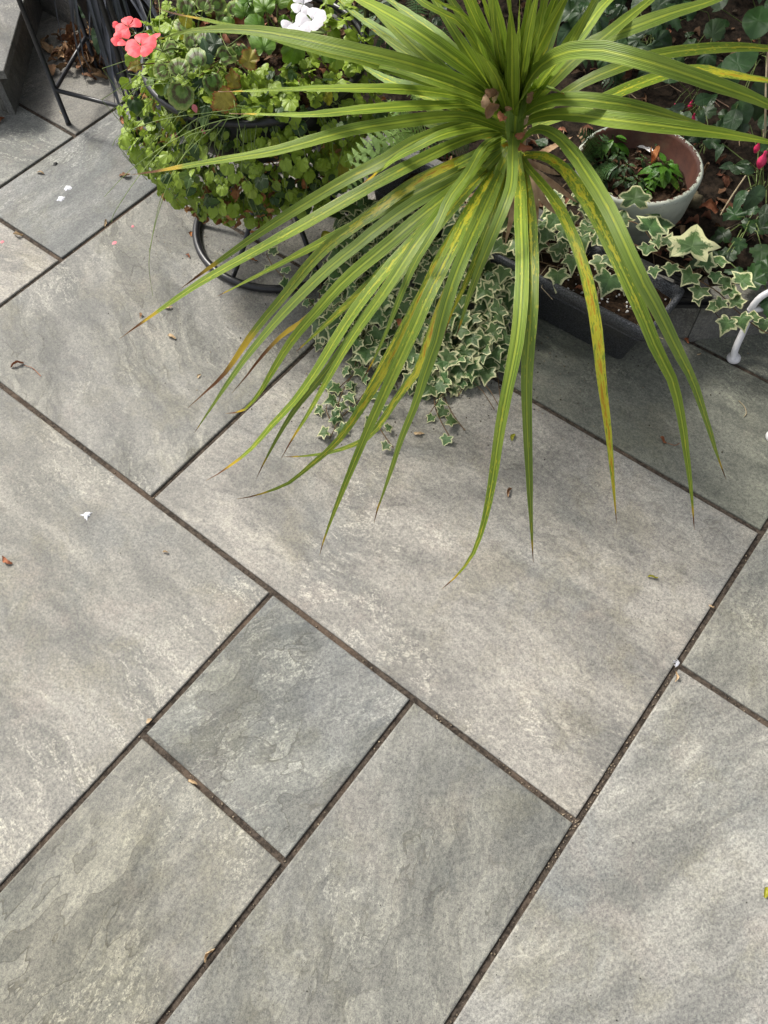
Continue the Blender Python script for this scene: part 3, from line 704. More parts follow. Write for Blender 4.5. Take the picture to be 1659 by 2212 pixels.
for A, B in zip(rg, rg[1:]):
    for j in range(40): mb.face(A[j], A[(j+1) % 40], B[(j+1) % 40], B[j])
part('compost', mb, M['compost'], bk)
mb = MB()
for k in range(170):
    a, r = R.uniform(0, 6.28), .18*math.sqrt(R.random()); g_ = R.uniform(.5, 1.3); mb.add(R.choice(dry), frame((BC.x+r*math.cos(a), BC.y+r*math.sin(a), .386), Vector((0, 0, 1))+rv(.8), rv(), R.uniform(.012, .034)), tuple(q*g_ for q in R.choice(cols)))
o = part('dead_leaves', mb, M['litter'], bk); o['kind'] = 'stuff'

A0, B0 = Vector((-1.76, .924, 0)), Vector((-1.548, .985, 0)); AC = Vector((-.105, .19, 0)); C0, D0 = A0+AC, B0+AC
sq = thing('pot_stand', 'black square steel pot stand with crossed low bars beside the step', 'plant stand', (A0+D0)/2)
ZS = .48
for q in (A0, B0, C0, D0):
    mb = MB(); mb.tube([q+Vector((0, 0, .004)), q+Vector((0, 0, ZS))], .0058, 10); mb.tube([q+Vector((0, 0, .0)), q+Vector((0, 0, .008))], .0066, 10); part('leg', mb, M['metal'], sq)
q = B0+Vector((.022, .008, 0)); mb = MB(); mb.tube([q+Vector((0, 0, .0)), q+Vector((-.004, 0, .2)), q+Vector((-.01, 0, ZS))], .0055, 10); part('leg', mb, M['metal'], sq)
for a, b in ((A0, B0), (A0, C0), (C0, D0), (B0, D0)):
    mb = MB(); mb.tube([a+Vector((0, 0, .09)), b+Vector((0, 0, .09))], .0052, 8); part('crossbar', mb, M['metal'], sq)
    mb = MB(); mb.tube([a+Vector((0, 0, ZS)), b+Vector((0, 0, ZS))], .0052, 8); part('top_bar', mb, M['metal'], sq)
GT = P(232, -70, .24); GC = GT-Vector((0, 0, .13))
gp = thing('black_pot', 'black pot standing on the bed behind the kerb holding black grass', 'plant pot', GC)
mb = MB(); mb.lathe([(.002, 0), (.075, .001), (.08, .006), (.098, .105), (.104, .106), (.106, .120), (.099, .121), (.094, .105), (.002, .105)], GC, 40); part('pot_wall', mb, M['black_plastic'], gp)

# ------------------------------------------------------------ black grass
bgp = thing('black_grass', 'tuft of black strap-leaved grass arching down over the kerb behind the square stand', 'black grass', GT)
def blade_mb(pts, wd, nrm, n=14, keel=.25):
    c = cat_rom([tuple(p) for p in pts], n); m = MB(); rows = []
    for i, p in enumerate(c):
        p = Vector(p); t = (Vector(c[min(i+1, n-1)])-Vector(c[max(i-1, 0)])).normalized(); s_ = t.cross(nrm)
        if s_.length < .1: s_ = t.cross(Vector((1, 0, 0)))
        s_.normalize(); k = i/(n-1); ww = wd*.5*min(1, .5+k*3)*(1-max(0, (k-.5)/.5)**2.2*.92); up = s_.cross(t)
        rows.append([m.vert(p-s_*ww), m.vert(p-up*ww*keel), m.vert(p+s_*ww)])
    for A, B in zip(rows, rows[1:]):
        for j in range(2): m.face(A[j], A[j+1], B[j+1], B[j])
    return m
CAMP = Vector((0, 0, HC))
tips = [(138, 117, .10), (150, 12, .18), (286, 322, .02), (282, 300, .03), (262, 205, .08), (240, 97, .15), (268, 180, .10), (200, 100, .16), (190, 190, .06), (250, 245, .04), (228, 160, .09),
        (270, 150, .14), (252, 120, .17), (240, 60, .2), (200, 60, .2), (290, 90, .2), (310, 60, .24), (290, 60, .2), (260, 150, .12), (345, 60, .3), (325, 80, .25), (360, 30, .3), (215, 140, .12), (275, 210, .1), (285, 250, .06), (243, 200, .08)]
for k in range(34):
    t = R.choice(tips[2:26]); tips.append((t[0]+R.gauss(0, 26), t[1]*R.uniform(.5, 1.08)-6, t[2]+R.uniform(0, .07)))
for k, (u, v, z) in enumerate(tips):
    tip = P(u, v, z); ang = R.uniform(0, 6.28); b0 = GT+Vector((.05*math.cos(ang)+.03, .05*math.sin(ang)-.02, -.02))
    L = (tip-b0); hor = Vector((L.x, L.y, 0)); pk = b0+hor*R.uniform(.45, .6)+Vector((0, 0, R.uniform(.09, .16))); m2 = b0+hor*R.uniform(.8, .95)+Vector((0, 0, L.z*.35))+rv(.016)
    wd = R.uniform(.0046, .0078)
    part('blade', blade_mb([b0, b0+hor*.15+Vector((0, 0, .07)), pk, m2, tip], wd, (CAMP-tip).normalized()+rv(.5)), M['mondo'], bgp)

# ------------------------------------------------------------ strap-leaved plant
CR = P(1112, 300, .33)
cp = thing('strap_leaved_plant', 'large cordyline-like plant with arching yellow-spotted strap leaves growing from the trough', 'plant', (CR.x, CR.y, .11))
mb = MB(); mb.tube([(CR.x-.02, CR.y+.0, .09), (CR.x-.01, CR.y, .18), (CR.x, CR.y, .26), (CR.x+.005, CR.y, .36)], [.030, .026, .024, .014], 16); part('stem', mb, M['dry_strap'], cp)
def strap(pts, wpx, z0, zt, hump, yel=.3, brn=.05, pale=0., name='leaf', mat='cordy', zlist=None, fold=.16, tw=0.):
    a, b = pts[0], pts[-1]
    if math.hypot(a[0]-1110, a[1]-280) > math.hypot(b[0]-1110, b[1]-280): pts = pts[::-1]
    L = [0]
    for p, q in zip(pts, pts[1:]): L.append(L[-1]+math.hypot(p[0]-q[0], p[1]-q[1]))
    P3 = []
    for (u, v), l in zip(pts, L):
        t = l/L[-1]; P3.append(tuple(P(u, v, z0*(1-t)+zt*t+hump*math.sin(math.pi*t**.75))))
    n = 30; c = [Vector(p) for p in cat_rom(P3, n)]; key = R.random(); m = MB(); rows = []
    midp = c[n//3]; wm = 1.03*wpx*depth(midp)/FPX; tw = tw or R.uniform(-.55, .55); nf = ((CAMP-midp).normalized()*.75+Vector((0, 0, .5))+rv(.22)).normalized(); ln = 0
    for i, p in enumerate(c):
        t = (c[min(i+1, n-1)]-c[max(i-1, 0)]).normalized(); k = i/(n-1)
        nn = Matrix.Rotation(tw*k+.12*math.sin(k*7+key*9), 3, t) @ nf
        s_ = t.cross(nn)
        s_.normalize(); up = s_.cross(t)
        if i: ln += (c[i]-c[i-1]).length
        ww = wm*.5*(.62+.38*min(1, k/.28))*(1-.97*max(0, (k-.42)/.58)**1.75)*(1+.03*math.sin(k*23+key*20)+.02*math.sin(k*71+key*50))
        fd = fold*(1-.5*k); row = []
        for j, q in enumerate((-1, -.55, 0, .55, 1)):
            br = max(0, (k-(1-brn))/brn) if brn > 0 else 0
            yy = 1.3*yel*(.75+.5*math.sin(k*5+key*11)); yy += .35*max(0, 1-(1-k)/.12)
            h = up*(abs(q)*fd*ww + .0006*math.sin(k*60+q*4+key*7))
            row.append(m.vert(p+s_*ww*q+h, (max(0, yy), min(1, br**.6), pale), ((q+1)/2, ln, key)))
        rows.append(row)
    for A, B in zip(rows, rows[1:]):
        for j in range(4): m.face(A[j], A[j+1], B[j+1], B[j])
    return part(name, m, M[mat], cp)
LV = [
 ([(388,625),(478,560),(597,479),(740,392),(823,350),(897,305),(990,270),(1060,264),(1098,290)],25,.36,.16,.10,.12,.16,.12),
 ([(258,732),(329,681),(430,612),(537,551),(656,485),(823,390),(930,335),(1000,303),(1070,285),(1105,300)],27,.35,.12,.11,.2,.14,.08),
 ([(757,416),(785,397),(851,345),(901,318),(960,290),(1040,275),(1095,285)],22,.36,.33,.08,.1,.2,.0),
 ([(345,20),(372,28),(461,47),(541,66),(610,88),(700,112),(800,135),(930,178),(1040,220),(1085,245)],22,.40,.56,.07,.1,.14,.0),
 ([(333,88),(395,70),(461,63),(541,65),(627,78),(726,100),(825,122),(900,142),(990,173),(1049,205),(1088,240)],31,.42,.55,.12,.05,.01,.1),
 ([(698,111),(740,123),(790,132),(856,145),(932,170),(1000,195),(1060,222),(1090,250)],27,.42,.50,.08,.1,.14,.0),
 ([(765,132),(823,165),(866,184),(932,200),(1010,220),(1090,255)],27,.36,.40,.05,.25,.0,.8),
 ([(720,-10),(760,25),(800,52),(870,100),(932,145),(1000,190),(1080,240)],34,.38,.42,.08,.75,.0,.85),
 ([(700,-40),(760,-10),(823,22),(897,66),(972,119),(1031,167),(1088,230)],36,.42,.60,.10,.1,.0,.0),
 ([(780,-50),(841,0),(927,62),(966,98),(1001,134),(1031,178),(1090,245)],30,.40,.55,.08,.55,.0,.55),
 ([(830,-70),(915,6),(990,48),(1031,104),(1061,149),(1079,184),(1097,245)],32,.42,.70,.10,.1,.0,.0),
 ([(880,-60),(942,0),(1001,33),(1049,98),(1079,167),(1102,245)],30,.42,.75,.08,.1,.0,.0),
 ([(970,-80),(1007,0),(1031,54),(1061,113),(1091,178),(1105,240)],32,.42,.76,.06,.05,.0,.0),
 ([(1020,-80),(1043,0),(1070,74),(1091,134),(1108,235)],26,.43,.78,.05,.05,.0,.0),
 ([(1090,-90),(1098,0),(1105,60),(1106,134),(1106,190),(1110,250)],33,.43,.80,.05,.05,.0,.0),
 ([(1155,-90),(1144,0),(1135,60),(1121,125),(1116,179),(1112,240)],24,.43,.78,.05,.05,.0,.0),
 ([(1210,-90),(1180,0),(1159,60),(1138,119),(1121,179),(1114,240)],28,.42,.78,.05,.05,.0,.0),
 ([(1260,-80),(1219,0),(1186,60),(1156,119),(1133,167),(1116,240)],31,.42,.76,.06,.08,.0,.0),
 ([(1240,-50),(1213,18),(1183,100),(1159,143),(1135,200)],26,.38,.60,.04,.9,.0,.6),
 ([(1390,-80),(1330,-15),(1299,15),(1254,74),(1210,128),(1178,165),(1150,208),(1120,255)],33,.40,.62,.07,.15,.0,.12),
 ([(1480,-60),(1398,5),(1343,49),(1302,82),(1240,130),(1190,180),(1130,245)],27,.40,.56,.06,.15,.0,.12),
 ([(1640,-40),(1534,3),(1452,28),(1370,58),(1289,90),(1234,130),(1180,180),(1130,245)],31,.39,.56,.07,.12,.0,.2),
 ([(1820,300),(1730,258),(1659,226),(1616,207),(1534,178),(1452,150),(1370,125),(1289,108),(1215,115),(1160,150),(1128,205),(1115,250)],36,.42,.42,.24,.02,.05,.2),
 ([(1551,282),(1520,272),(1452,252),(1370,231),(1317,222),(1250,215),(1190,218),(1140,240),(1120,270)],32,.40,.42,.12,.02,.10,.12),
 ([(1760,330),(1659,306),(1561,289),(1480,278),(1370,264),(1317,258),(1240,248),(1180,250),(1140,263),(1120,290)],34,.38,.38,.14,.05,.02,.1),
 ([(1780,112),(1659,105),(1616,102),(1534,104),(1439,115),(1370,133),(1330,148),(1262,177),(1215,207),(1140,262)],25,.36,.40,.10,.45,.0,.05),
 ([(1760,190),(1659,174),(1588,163),(1507,150),(1450,158),(1370,185),(1316,208),(1240,240),(1150,275)],25,.34,.36,.06,.75,.0,.0),
 ([(471,198),(527,197),(627,193),(759,191),(878,194),(987,208),(1040,232),(1090,262)],24,.40,.50,.08,.05,.10,.0),
 ([(496,245),(560,247),(660,248),(726,243),(792,236),(878,230),(940,228),(1001,226),(1050,240),(1093,272)],26,.39,.48,.08,.05,.11,.05),
 ([(285,378),(329,371),(428,354),(527,338),(594,326),(660,308),(759,281),(878,262),(960,252),(1016,254),(1090,280)],27,.38,.40,.10,.05,.16,.05),
 ([(805,335),(851,318),(900,303),(960,290),(1070,290)],24,.32,.28,.03,.5,.05,.7),
 ([(850,245),(930,268),(990,283),(1075,300)],22,.34,.34,.03,.8,.0,.6),
 ([(900,225),(960,250),(1010,270),(1085,290)],22,.36,.36,.03,.6,.0,.2),
 ([(405,882),(440,850),(478,815),(507,777),(537,732),(567,693),(597,658),(627,622),(671,568),(716,524),(775,482),(823,446),(897,394),(972,357),(1031,333),(1098,312)],24,.34,.03,.10,.85,.30,.15),
 ([(420,935),(450,890),(495,823),(537,765),(597,693),(656,631),(716,574),(775,527),(823,488),(900,435),(985,390),(1040,350),(1098,312)],25,.33,.03,.12,.15,.02,.35),
 ([(500,850),(530,815),(567,768),(612,722),(656,693),(701,652),(760,598),(805,562),(870,510),(950,430),(1090,325)],18,.31,.05,.08,.7,.35,.1),
 ([(487,893),(525,887),(556,855),(576,823),(627,740),(686,670),(746,605),(823,540),(900,475),(1000,395),(1060,345),(1098,315)],28,.33,.02,.13,.35,.08,.0),
 ([(445,1038),(480,1018),(540,972),(590,915),(640,862),(690,790),(746,700),(800,625),(880,532),(960,450),(1040,370),(1100,318)],25,.33,.015,.13,.75,.12,.1),
 ([(553,1035),(575,990),(605,935),(640,880),(690,820),(740,755),(800,670),(870,580),(950,480),(1030,390),(1095,325)],24,.33,.05,.13,.4,.07,.25),
 ([(608,990),(630,950),(665,895),(710,815),(760,730),(830,630),(896,530),(950,460),(1010,380),(1060,318),(1098,295)],24,.34,.10,.16,.2,.10,.15),
 ([(512,1078),(560,1068),(620,1045),(665,1010),(732,949),(789,866),(825,809),(866,735),(905,655),(950,560),(1000,475),(1050,395),(1102,320)],23,.32,.01,.13,.75,.10,.05),
 ([(690,1200),(700,1165),(720,1110),(747,1042),(792,934),(825,860),(866,771),(896,705),(926,637),(956,577),(985,518),(1015,458),(1051,400),(1096,328)],28,.34,.03,.15,.6,.05,.05),
 ([(808,1130),(815,1100),(836,1042),(866,949),(896,875),(920,800),(941,741),(956,682),(979,607),(1009,533),(1042,461),(1063,414),(1100,330)],30,.34,.06,.16,.2,.06,.3),
 ([(780,825),(795,800),(813,765),(837,711),(866,637),(896,568),(941,494),(970,429),(1009,375),(1045,315),(1085,290)],19,.37,.20,.14,.05,.10,.3),
 ([(982,732),(994,702),(1009,652),(1033,586),(1060,518),(1090,444),(1104,399),(1107,342),(1108,300),(1112,280)],24,.38,.22,.14,.1,.10,.35),
 ([(959,728),(973,682),(994,637),(1015,592),(1050,500),(1085,400),(1104,330)],18,.31,.15,.10,1.0,.12,.0),
 ([(610,987),(658,985),(718,976),(777,955),(801,940),(822,914),(866,848),(902,801),(930,720),(980,600),(1040,480),(1098,340)],19,.30,.01,.09,.9,.06,.1),
 ([(955,1272),(985,1245),(1020,1200),(1045,1130),(1063,1042),(1081,920),(1098,830),(1116,741),(1125,652),(1128,563),(1125,473),(1124,399),(1118,325)],29,.34,.02,.16,.5,.05,.1),
 ([(1152,1215),(1150,1180),(1146,1100),(1142,1000),(1138,890),(1138,801),(1146,682),(1149,592),(1146,503),(1138,414),(1124,340)],30,.34,.05,.15,.55,.06,.2),
 ([(1332,1130),(1325,1050),(1314,932),(1300,824),(1290,723),(1276,638),(1253,553),(1226,486),(1199,435),(1165,391),(1140,362),(1122,330)],26,.33,.08,.16,.95,.05,.0),
 ([(1500,1145),(1492,1050),(1480,960),(1473,909),(1453,824),(1419,756),(1385,672),(1354,604),(1317,526),(1283,458),(1249,405),(1215,362),(1175,338),(1130,335)],29,.34,.12,.20,.6,.06,.05),
 ([(1568,1035),(1550,985),(1527,912),(1497,824),(1463,756),(1422,672),(1385,604),(1351,530),(1314,452),(1273,384),(1240,335),(1205,297),(1172,280),(1145,286),(1122,315)],33,.37,.20,.22,.2,.05,.3),
]
for q in LV: strap(*q)
# further leaves in the heart of the rosette
for a, b, w_, z1, yl in (((930,-70),(1108,252),32,.66,.05),((985,-90),(1108,248),32,.74,.05),((1045,-90),(1110,250),34,.8,.05),((1125,-90),(1112,250),34,.82,.05),((1190,-90),(1114,250),32,.8,.05),((1235,-90),(1116,252),32,.76,.05),((1330,-70),(1118,250),30,.66,.1),((1150,-60),(1108,252),28,.72,.05),((1005,-60),(1104,252),28,.68,.05),((760,-30),(1085,250),26,.5,.4),((470,640),(1085,318),22,.12,.3),((640,760),(1090,322),24,.08,.5),((760,900),(1098,330),22,.06,.6),((900,-60),(1100,250),24,.62,.1),((1060,-60),(1104,245),22,.80,.05),((1170,-60),(1112,250),22,.82,.05),((1300,-40),(1120,250),24,.70,.1),((800,60),(1080,255),22,.48,.3),((860,190),(1080,270),22,.42,.3),((900,400),(1090,300),22,.25,.5),((1000,520),(1100,320),24,.2,.5),((1130,600),(1118,330),24,.2,.4)):
    m_ = ((a[0]+b[0])/2+R.uniform(-12, 12), (a[1]+b[1])/2+R.uniform(-10, 10)); strap([a, m_, b], w_, .38, z1, .06, yl, .05, .1)
# the folded leaf in front of the heart
m_ = strap([(1112,320),(1113,262),(1120,222),(1140,196),(1162,190),(1190,193),(1219,203)], 42, .36, .52, .02, .05, .04, .45, fold=.1)
for pts, w_ in (([(1150,342),(1190,320),(1237,295)],16),([(1130,345),(1170,362),(1210,378)],14),([(1125,350),(1204,405),(1249,439)],14),([(1110,350),(1075,423),(991,449)],13),([(1118,345),(1113,429),(1090,533)],16),([(1130,350),(1155,420),(1160,500)],14),([(1105,345),(1060,400),(1000,430)],12),([(1125,350),(1180,440),(1225,470)],14)):
    strap(pts, w_, .30, .20, .02, 0, .01, 0, 'dead_leaf', 'dry_strap')
for k, (u, v, z, s, mt) in enumerate(((1052,222,.50,.045,'dry_strap'),(1063,240,.50,.045,'dry'),(1072,206,.50,.04,'dry_tan'),(1085,250,.48,.03,'dry_red'),(1155,155,.55,.035,'dry_strap'),(1145,210,.50,.03,'dry'),(1137,262,.46,.025,'dry_tan'),(1123,292,.44,.028,'dry_red'),(1135,322,.42,.04,'dry_red'),(1128,142,.56,.025,'dry_tan'),(1098,235,.49,.02,'dry'),(1060,200,.51,.035,'dry'))):
    b_ = dry_mb(40+k, .36, 1.1); s *= .55; p = P(u, v, z); c_ = link('dead_leaf', b_.mesh('dead_leaf', M[mt]), cp, mtx=Matrix.Translation(-base_of(cp)) @ frame(p, (CAMP-p).normalized()+rv(.3), rv(), s))

# ------------------------------------------------------------ ivy
IV = [ivy_mb(i, (0, .08, -.1, .15, 0)[i % 5], r_) for i, r_ in enumerate((0, .08, .15, 0, .05, -.05, .1, .2, 0, .04))]; IVm = [b_.mesh('ivy_leaf', M['ivy']) for b_ in IV]; IVp = [ivy_mb(9+i, .22+.1*i).mesh('ivy_leaf_cream', M['ivy']) for i in range(3)]
def put(me, parent, pos, nrm, tip, sc, name='leaf'):
    return link(name, me, parent, mtx=Matrix.Translation(-base_of(parent)) @ frame(pos, nrm, tip, sc) @ Matrix.Diagonal((R.uniform(.82, 1.14), 1, R.uniform(.4, 2.4), 1)))
def inpoly(u, v, poly):
    r = False; n = len(poly)
    for i in range(n):
        (x1, y1), (x2, y2) = poly[i], poly[i-1]
        if (y1 > v) != (y2 > v) and u < (x2-x1)*(v-y1)/(y2-y1)+x1: r = not r
    return r
iv = thing('trailing_ivy', 'dense cream-edged variegated ivy spilling from the trough onto the slabs', 'ivy', P(930, 700, .0))
poly = [(735, 440), (820, 425), (900, 470), (1000, 440), (1100, 400), (1118, 470), (1120, 640), (1095, 760), (1030, 820), (985, 835), (905, 850), (840, 800), (790, 770), (745, 720), (690, 722), (680, 690), (720, 620), (735, 540)]
def ivy_h(u, v): return max(.012, .155-(v-470)*.00040)
cand = []
while len(cand) < 860:
    u, v = R.uniform(670, 1130), R.uniform(400, 850)
    if inpoly(u, v, poly): cand.append((u, v))
cand = sorted(cand, key=lambda c_: -c_[1]); extra = MB(); cnt = 0
for k, (u, v) in enumerate(R.sample(cand, len(cand))):
    lay = R.random(); h = max(.006, ivy_h(u, v)+R.uniform(-.012, .018)-(.035 if lay > .62 else 0)); p = P(u, v, h)
    nrm = Vector((R.gauss(.05, .35), R.gauss(-.45, .3), 1.)); tip = Vector((R.gauss(0, .7), R.gauss(-1, .6), -.3)); sc = R.uniform(.019, .038)*(1.1 if u > 960 else 1)
    if cnt < 290 and lay <= .62: put(IVp[k % 3] if R.random() < .04 else IVm[k % 10], iv, p, nrm, tip, sc); cnt += 1
    else: extra.add(IV[k % 10], frame(p, nrm, tip, sc))
o = part('underleaves', extra, M['ivy'], iv); o['kind'] = 'stuff'
# stems inside the mound
mb = MB()
for k in range(60):
    u, v = R.choice(cand); p = P(u, v, max(.01, ivy_h(u, v)-.03)); q_ = P(u+R.gauss(0, 40), v+R.uniform(30, 90), .012); q_.z = max(.006, min(p.z, ivy_h(0, v+60)-.03)); mb.tube([p, (p+q_)/2+Vector((0, 0, .01)), q_], .0009, 4)
o = part('stems', mb, M['stem'], iv); o['kind'] = 'stuff'
def strand(parent, pts, leaves, z=.006, sc=.022, pale=.05, h=None, mesh=None):
    P3 = [P(u, v, zz) for (u, v), zz in zip(pts, h or [z]*len(pts))]; c_ = cat_rom([tuple(p) for p in P3], 24); m = MB(); m.tube(c_, .0010, 5); part('stem', m, M['stem'], parent)
    n = leaves
    for k in range(n):
        i = min(23, int((k+.5)/n*24)); p = Vector(c_[i]); t = Vector(c_[min(i+1, 23)])-Vector(c_[max(i-1, 0)]); t.normalize(); sd = 1 if k % 2 else -1
        s_ = Vector((-t.y, t.x, 0))*sd; q_ = p+s_*sc*R.uniform(.2, .6)+Vector((0, 0, R.uniform(.001, .010)))
        nr = Vector((0, 0, 1))+rv(.45)+Vector((0, -.3, 0)); m = MB(); m.tube([p, q_], .0006, 4); part('petiole', m, M['green_stem'], parent)
        put(R.choice(IVp) if R.random() < pale else R.choice(mesh or IVm), parent, q_, nr, s_+t*.5+rv(.3), sc*R.uniform(.75, 1.25))
strand(iv, [(950, 830), (965, 870), (985, 905), (1005, 930)], 1, sc=.02)
strand(iv, [(905, 800), (935, 845), (940, 880), (955, 915), (975, 950)], 7, sc=.020)
strand(iv, [(800, 760), (770, 800), (745, 835), (730, 880), (740, 900)], 11, sc=.021)
strand(iv, [(830, 780), (800, 830), (770, 870), (735, 905), (712, 948)], 9, sc=.021)
strand(iv, [(850, 800), (825, 860), (815, 910), (830, 940), (850, 968)], 7, sc=.021)
strand(iv, [(775, 800), (725, 845), (705, 880), (715, 912)], 6, sc=.02)
strand(iv, [(700, 690), (660, 640), (620, 605), (590, 575), (575, 548)], 7, sc=.019, h=[.05, .05, .04, .035, .03])
strand(iv, [(980, 800), (1000, 830), (990, 855)], 3, sc=.026, pale=.5)
strand(iv, [(700, 720), (690, 745), (688, 722)], 3, sc=.02)
strand(iv, [(730, 540), (700, 570), (690, 640), (675, 700)], 6, sc=.022, h=[.1, .06, .03, .01])

iv2 = thing('rambling_ivy', 'variegated ivy with larger leaves rooted in the trough and rambling right over the kerb', 'ivy', P(1330, 560, .12))
big = [ # u, v, z, size px, tip angle deg in the photo (0 right, 90 up), pale
 (1225,510,.16,40,260,0),(1205,585,.15,52,270,0),(1165,520,.15,38,250,0),(1262,500,.15,42,240,0),(1290,478,.16,44,80,0),(1150,540,.14,40,200,0),(1320,595,.15,62,250,0),(1370,440,.26,62,85,0),(1400,498,.24,56,60,0),(1290,525,.16,38,100,0),(1340,480,.19,42,70,0),
 (1195,460,.15,42,200,0),(1250,440,.15,40,100,0),(1400,530,.2,34,250,0),(1362,560,.17,36,300,0),(1412,578,.18,32,280,0),(1440,528,.2,38,60,0),(1462,548,.2,42,85,0),(1492,545,.22,84,78,1),(1452,572,.18,34,250,0),(1520,575,.19,44,60,1),(1550,570,.19,38,70,0),(1545,590,.18,32,280,0),(1497,590,.17,44,220,0),
 (1515,622,.16,40,240,0),(1560,615,.16,38,40,0),(1598,612,.16,48,40,0),(1572,636,.15,42,60,0),(1590,660,.14,40,80,0),(1560,648,.15,34,230,0),(1575,690,.13,46,240,0),(1598,684,.13,44,300,0),(1625,690,.13,30,80,0),(1652,690,.10,40,260,0),(1545,660,.15,26,200,0),(1128,470,.15,38,120,0),(1135,600,.14,36,240,0),(1140,420,.16,34,90,0),(1210,545,.14,30,330,0),(1505,640,.15,28,300,0),
 (1180,490,.14,34,300,0),(1240,560,.13,32,200,0),(1350,620,.13,34,330,0),(1130,640,.13,34,250,0),(1310,430,.18,34,110,0)]
for (u, v, z, s, an, pl) in big:
    a = math.radians(an); p = P(u, v, z); t = P(u+10*math.cos(a), v-10*math.sin(a), z)-p
    put(R.choice(IVp) if pl else R.choice(IVm), iv2, p, (CAMP-p).normalized()*.6+Vector((0, 0, .6))+rv(.22), t, s*.86*depth(p)/FPX*(1.0))
for k in range(34):
    u, v = R.uniform(1120, 1440), R.uniform(425, 560); p = P(u, v, .145+R.random()*.03+(.03 if u > 1360 else 0)); put(R.choice(IVm), iv2, p, (CAMP-p).normalized()*.5+Vector((0, 0, .7))+rv(.35), Vector((R.gauss(0, 1), R.gauss(-.6, 1), -.2)), R.uniform(.024, .042))
for pts, hh in (([(1150,560),(1250,590),(1330,600),(1390,620)],[.12,.13,.125,.12]),([(1150,500),(1260,490),(1350,520),(1440,560),(1500,590)],[.12,.15,.16,.17,.16]),([(1440,560),(1500,600),(1550,630),(1590,670),(1640,710),(1680,730)],[.17,.16,.15,.13,.11,.08]),([(1200,470),(1280,470),(1370,480),(1410,520)],[.12,.14,.2,.2])):
    mb = MB(); mb.tube(cat_rom([tuple(P(u, v, z)) for (u, v), z in zip(pts, hh)], 20), .0011, 5); part('stem', mb, M['stem'], iv2)

# ------------------------------------------------------------ hanging foliage in the bowl
TR = [round_mb(i, 7+i % 3, .05, .03, .30, 1.0 if i % 2 else 1.1, .25, .05) for i in range(5)]+[ovate_mb(5, .40, 1, .05, .6)]
TRm = [b_.mesh('trailing_leaf', M['trail']) for b_ in TR]
tf = thing('trailing_bellflower', 'mound of small scalloped green leaves trailing over the rim of the bowl', 'trailing plant', BC+Vector((0, 0, .38)))
extra = MB(); cnt = 0; pts_ = []
for k in range(1900):
    f = R.random()
    a = math.radians(R.gauss(285, 62)) if R.random() < .82 else R.uniform(0, 6.28)
    if f < .70:
        q_ = R.random(); z = .40-.20*q_**1.1; r = .212+.030*math.sin(math.pi*min(1, q_*1.1))+R.uniform(-.05, .020)-.02*q_**2; z -= .012; nz = .75-.3*q_
    else: r = .2*math.sqrt(R.uniform(.30, 1.14)); z = .405+R.uniform(0, .035); nz = 1.
    lag = max(0, math.cos(a-math.radians(232))); z -= .012*lag if f < .70 else 0; r += .022*lag*(1 if z < .34 else -.6)
    p = BC+Vector((r*math.cos(a), r*math.sin(a), z)); ou = Vector((math.cos(a), math.sin(a), 0)); pts_.append(p)
    nrm = ou*(.75 if f < .70 else .1)+Vector((0, 0, nz))+rv(.8); tip = ou*.5+Vector((0, 0, -.8))+rv(.6); sc = R.uniform(.012, .027)
    if cnt < 285 and (p-CAMP).length < 1.62 and R.random() < .30: put(TRm[k % 6], tf, p, nrm, tip, sc); cnt += 1
    else: extra.add(TR[k % 6], frame(p-ou*.008, nrm, tip, sc))
o = part('underleaves', extra, M['trail'], tf); o['kind'] = 'stuff'
mb = MB()
for k in range(230):
    p = R.choice(pts_); d = (p-BC); d.z = 0; s0 = BC+d*.8+Vector((0, 0, min(.40, p.z+.07))); mb.tube([s0, (s0+p)/2+d*.18+rv(.008), p+Vector((0, 0, -R.uniform(0, .04)))], .0007, 4)
o = part('stems', mb, M['green_stem'], tf); o['kind'] = 'stuff'
mb = MB()
for k in range(230):
    a = math.radians(R.gauss(285, 50)); r = R.uniform(.19, .245); z = R.uniform(.19, .34); p = BC+Vector((r*math.cos(a), r*math.sin(a), z)); mb.add(R.choice(dry), frame(p, rv()+Vector((0, 0, .4)), rv(), R.uniform(.010, .02)), R.choice(((.30, .13, .05), (.42, .22, .09), (.24, .11, .05))))
o = part('withered_flowers', mb, M['litter'], tf); o['kind'] = 'stuff'
# individual hanging leaves below the mound
for (u, v, z, s) in ((415,395,.25,44),(385,380,.26,42),(448,375,.26,40),(480,425,.22,26),(510,440,.21,30),(535,430,.21,34),(560,435,.2,44),(572,418,.22,40),(590,400,.22,34),(620,440,.2,30),(645,430,.2,38),(540,410,.23,30),(660,455,.18,30),(690,420,.22,36),(300,235,.36,40),(318,265,.34,40),(290,300,.3,36),(345,350,.3,40),(335,320,.3,38),(376,355,.28,40),(735,405,.24,34),(700,450,.2,36),(285,230,.37,36),(285,130,.44,46),(332,160,.45,34)):
    p = P(u, v-18, z); dn = P(u, v+10, z)-P(u, v, z); put(R.choice(TRm), tf, p, (CAMP-p).normalized()+rv(.3)+Vector((0, 0, .3)), Vector((0, 0, -1))+dn*2+rv(.3), s*.82*depth(p)/FPX)
    mb = MB(); mb.tube([p, p+Vector((.012, .03, .03)), p+Vector((.02, .06, .07))], .0007, 4); part('petiole', mb, M['green_stem'], tf)

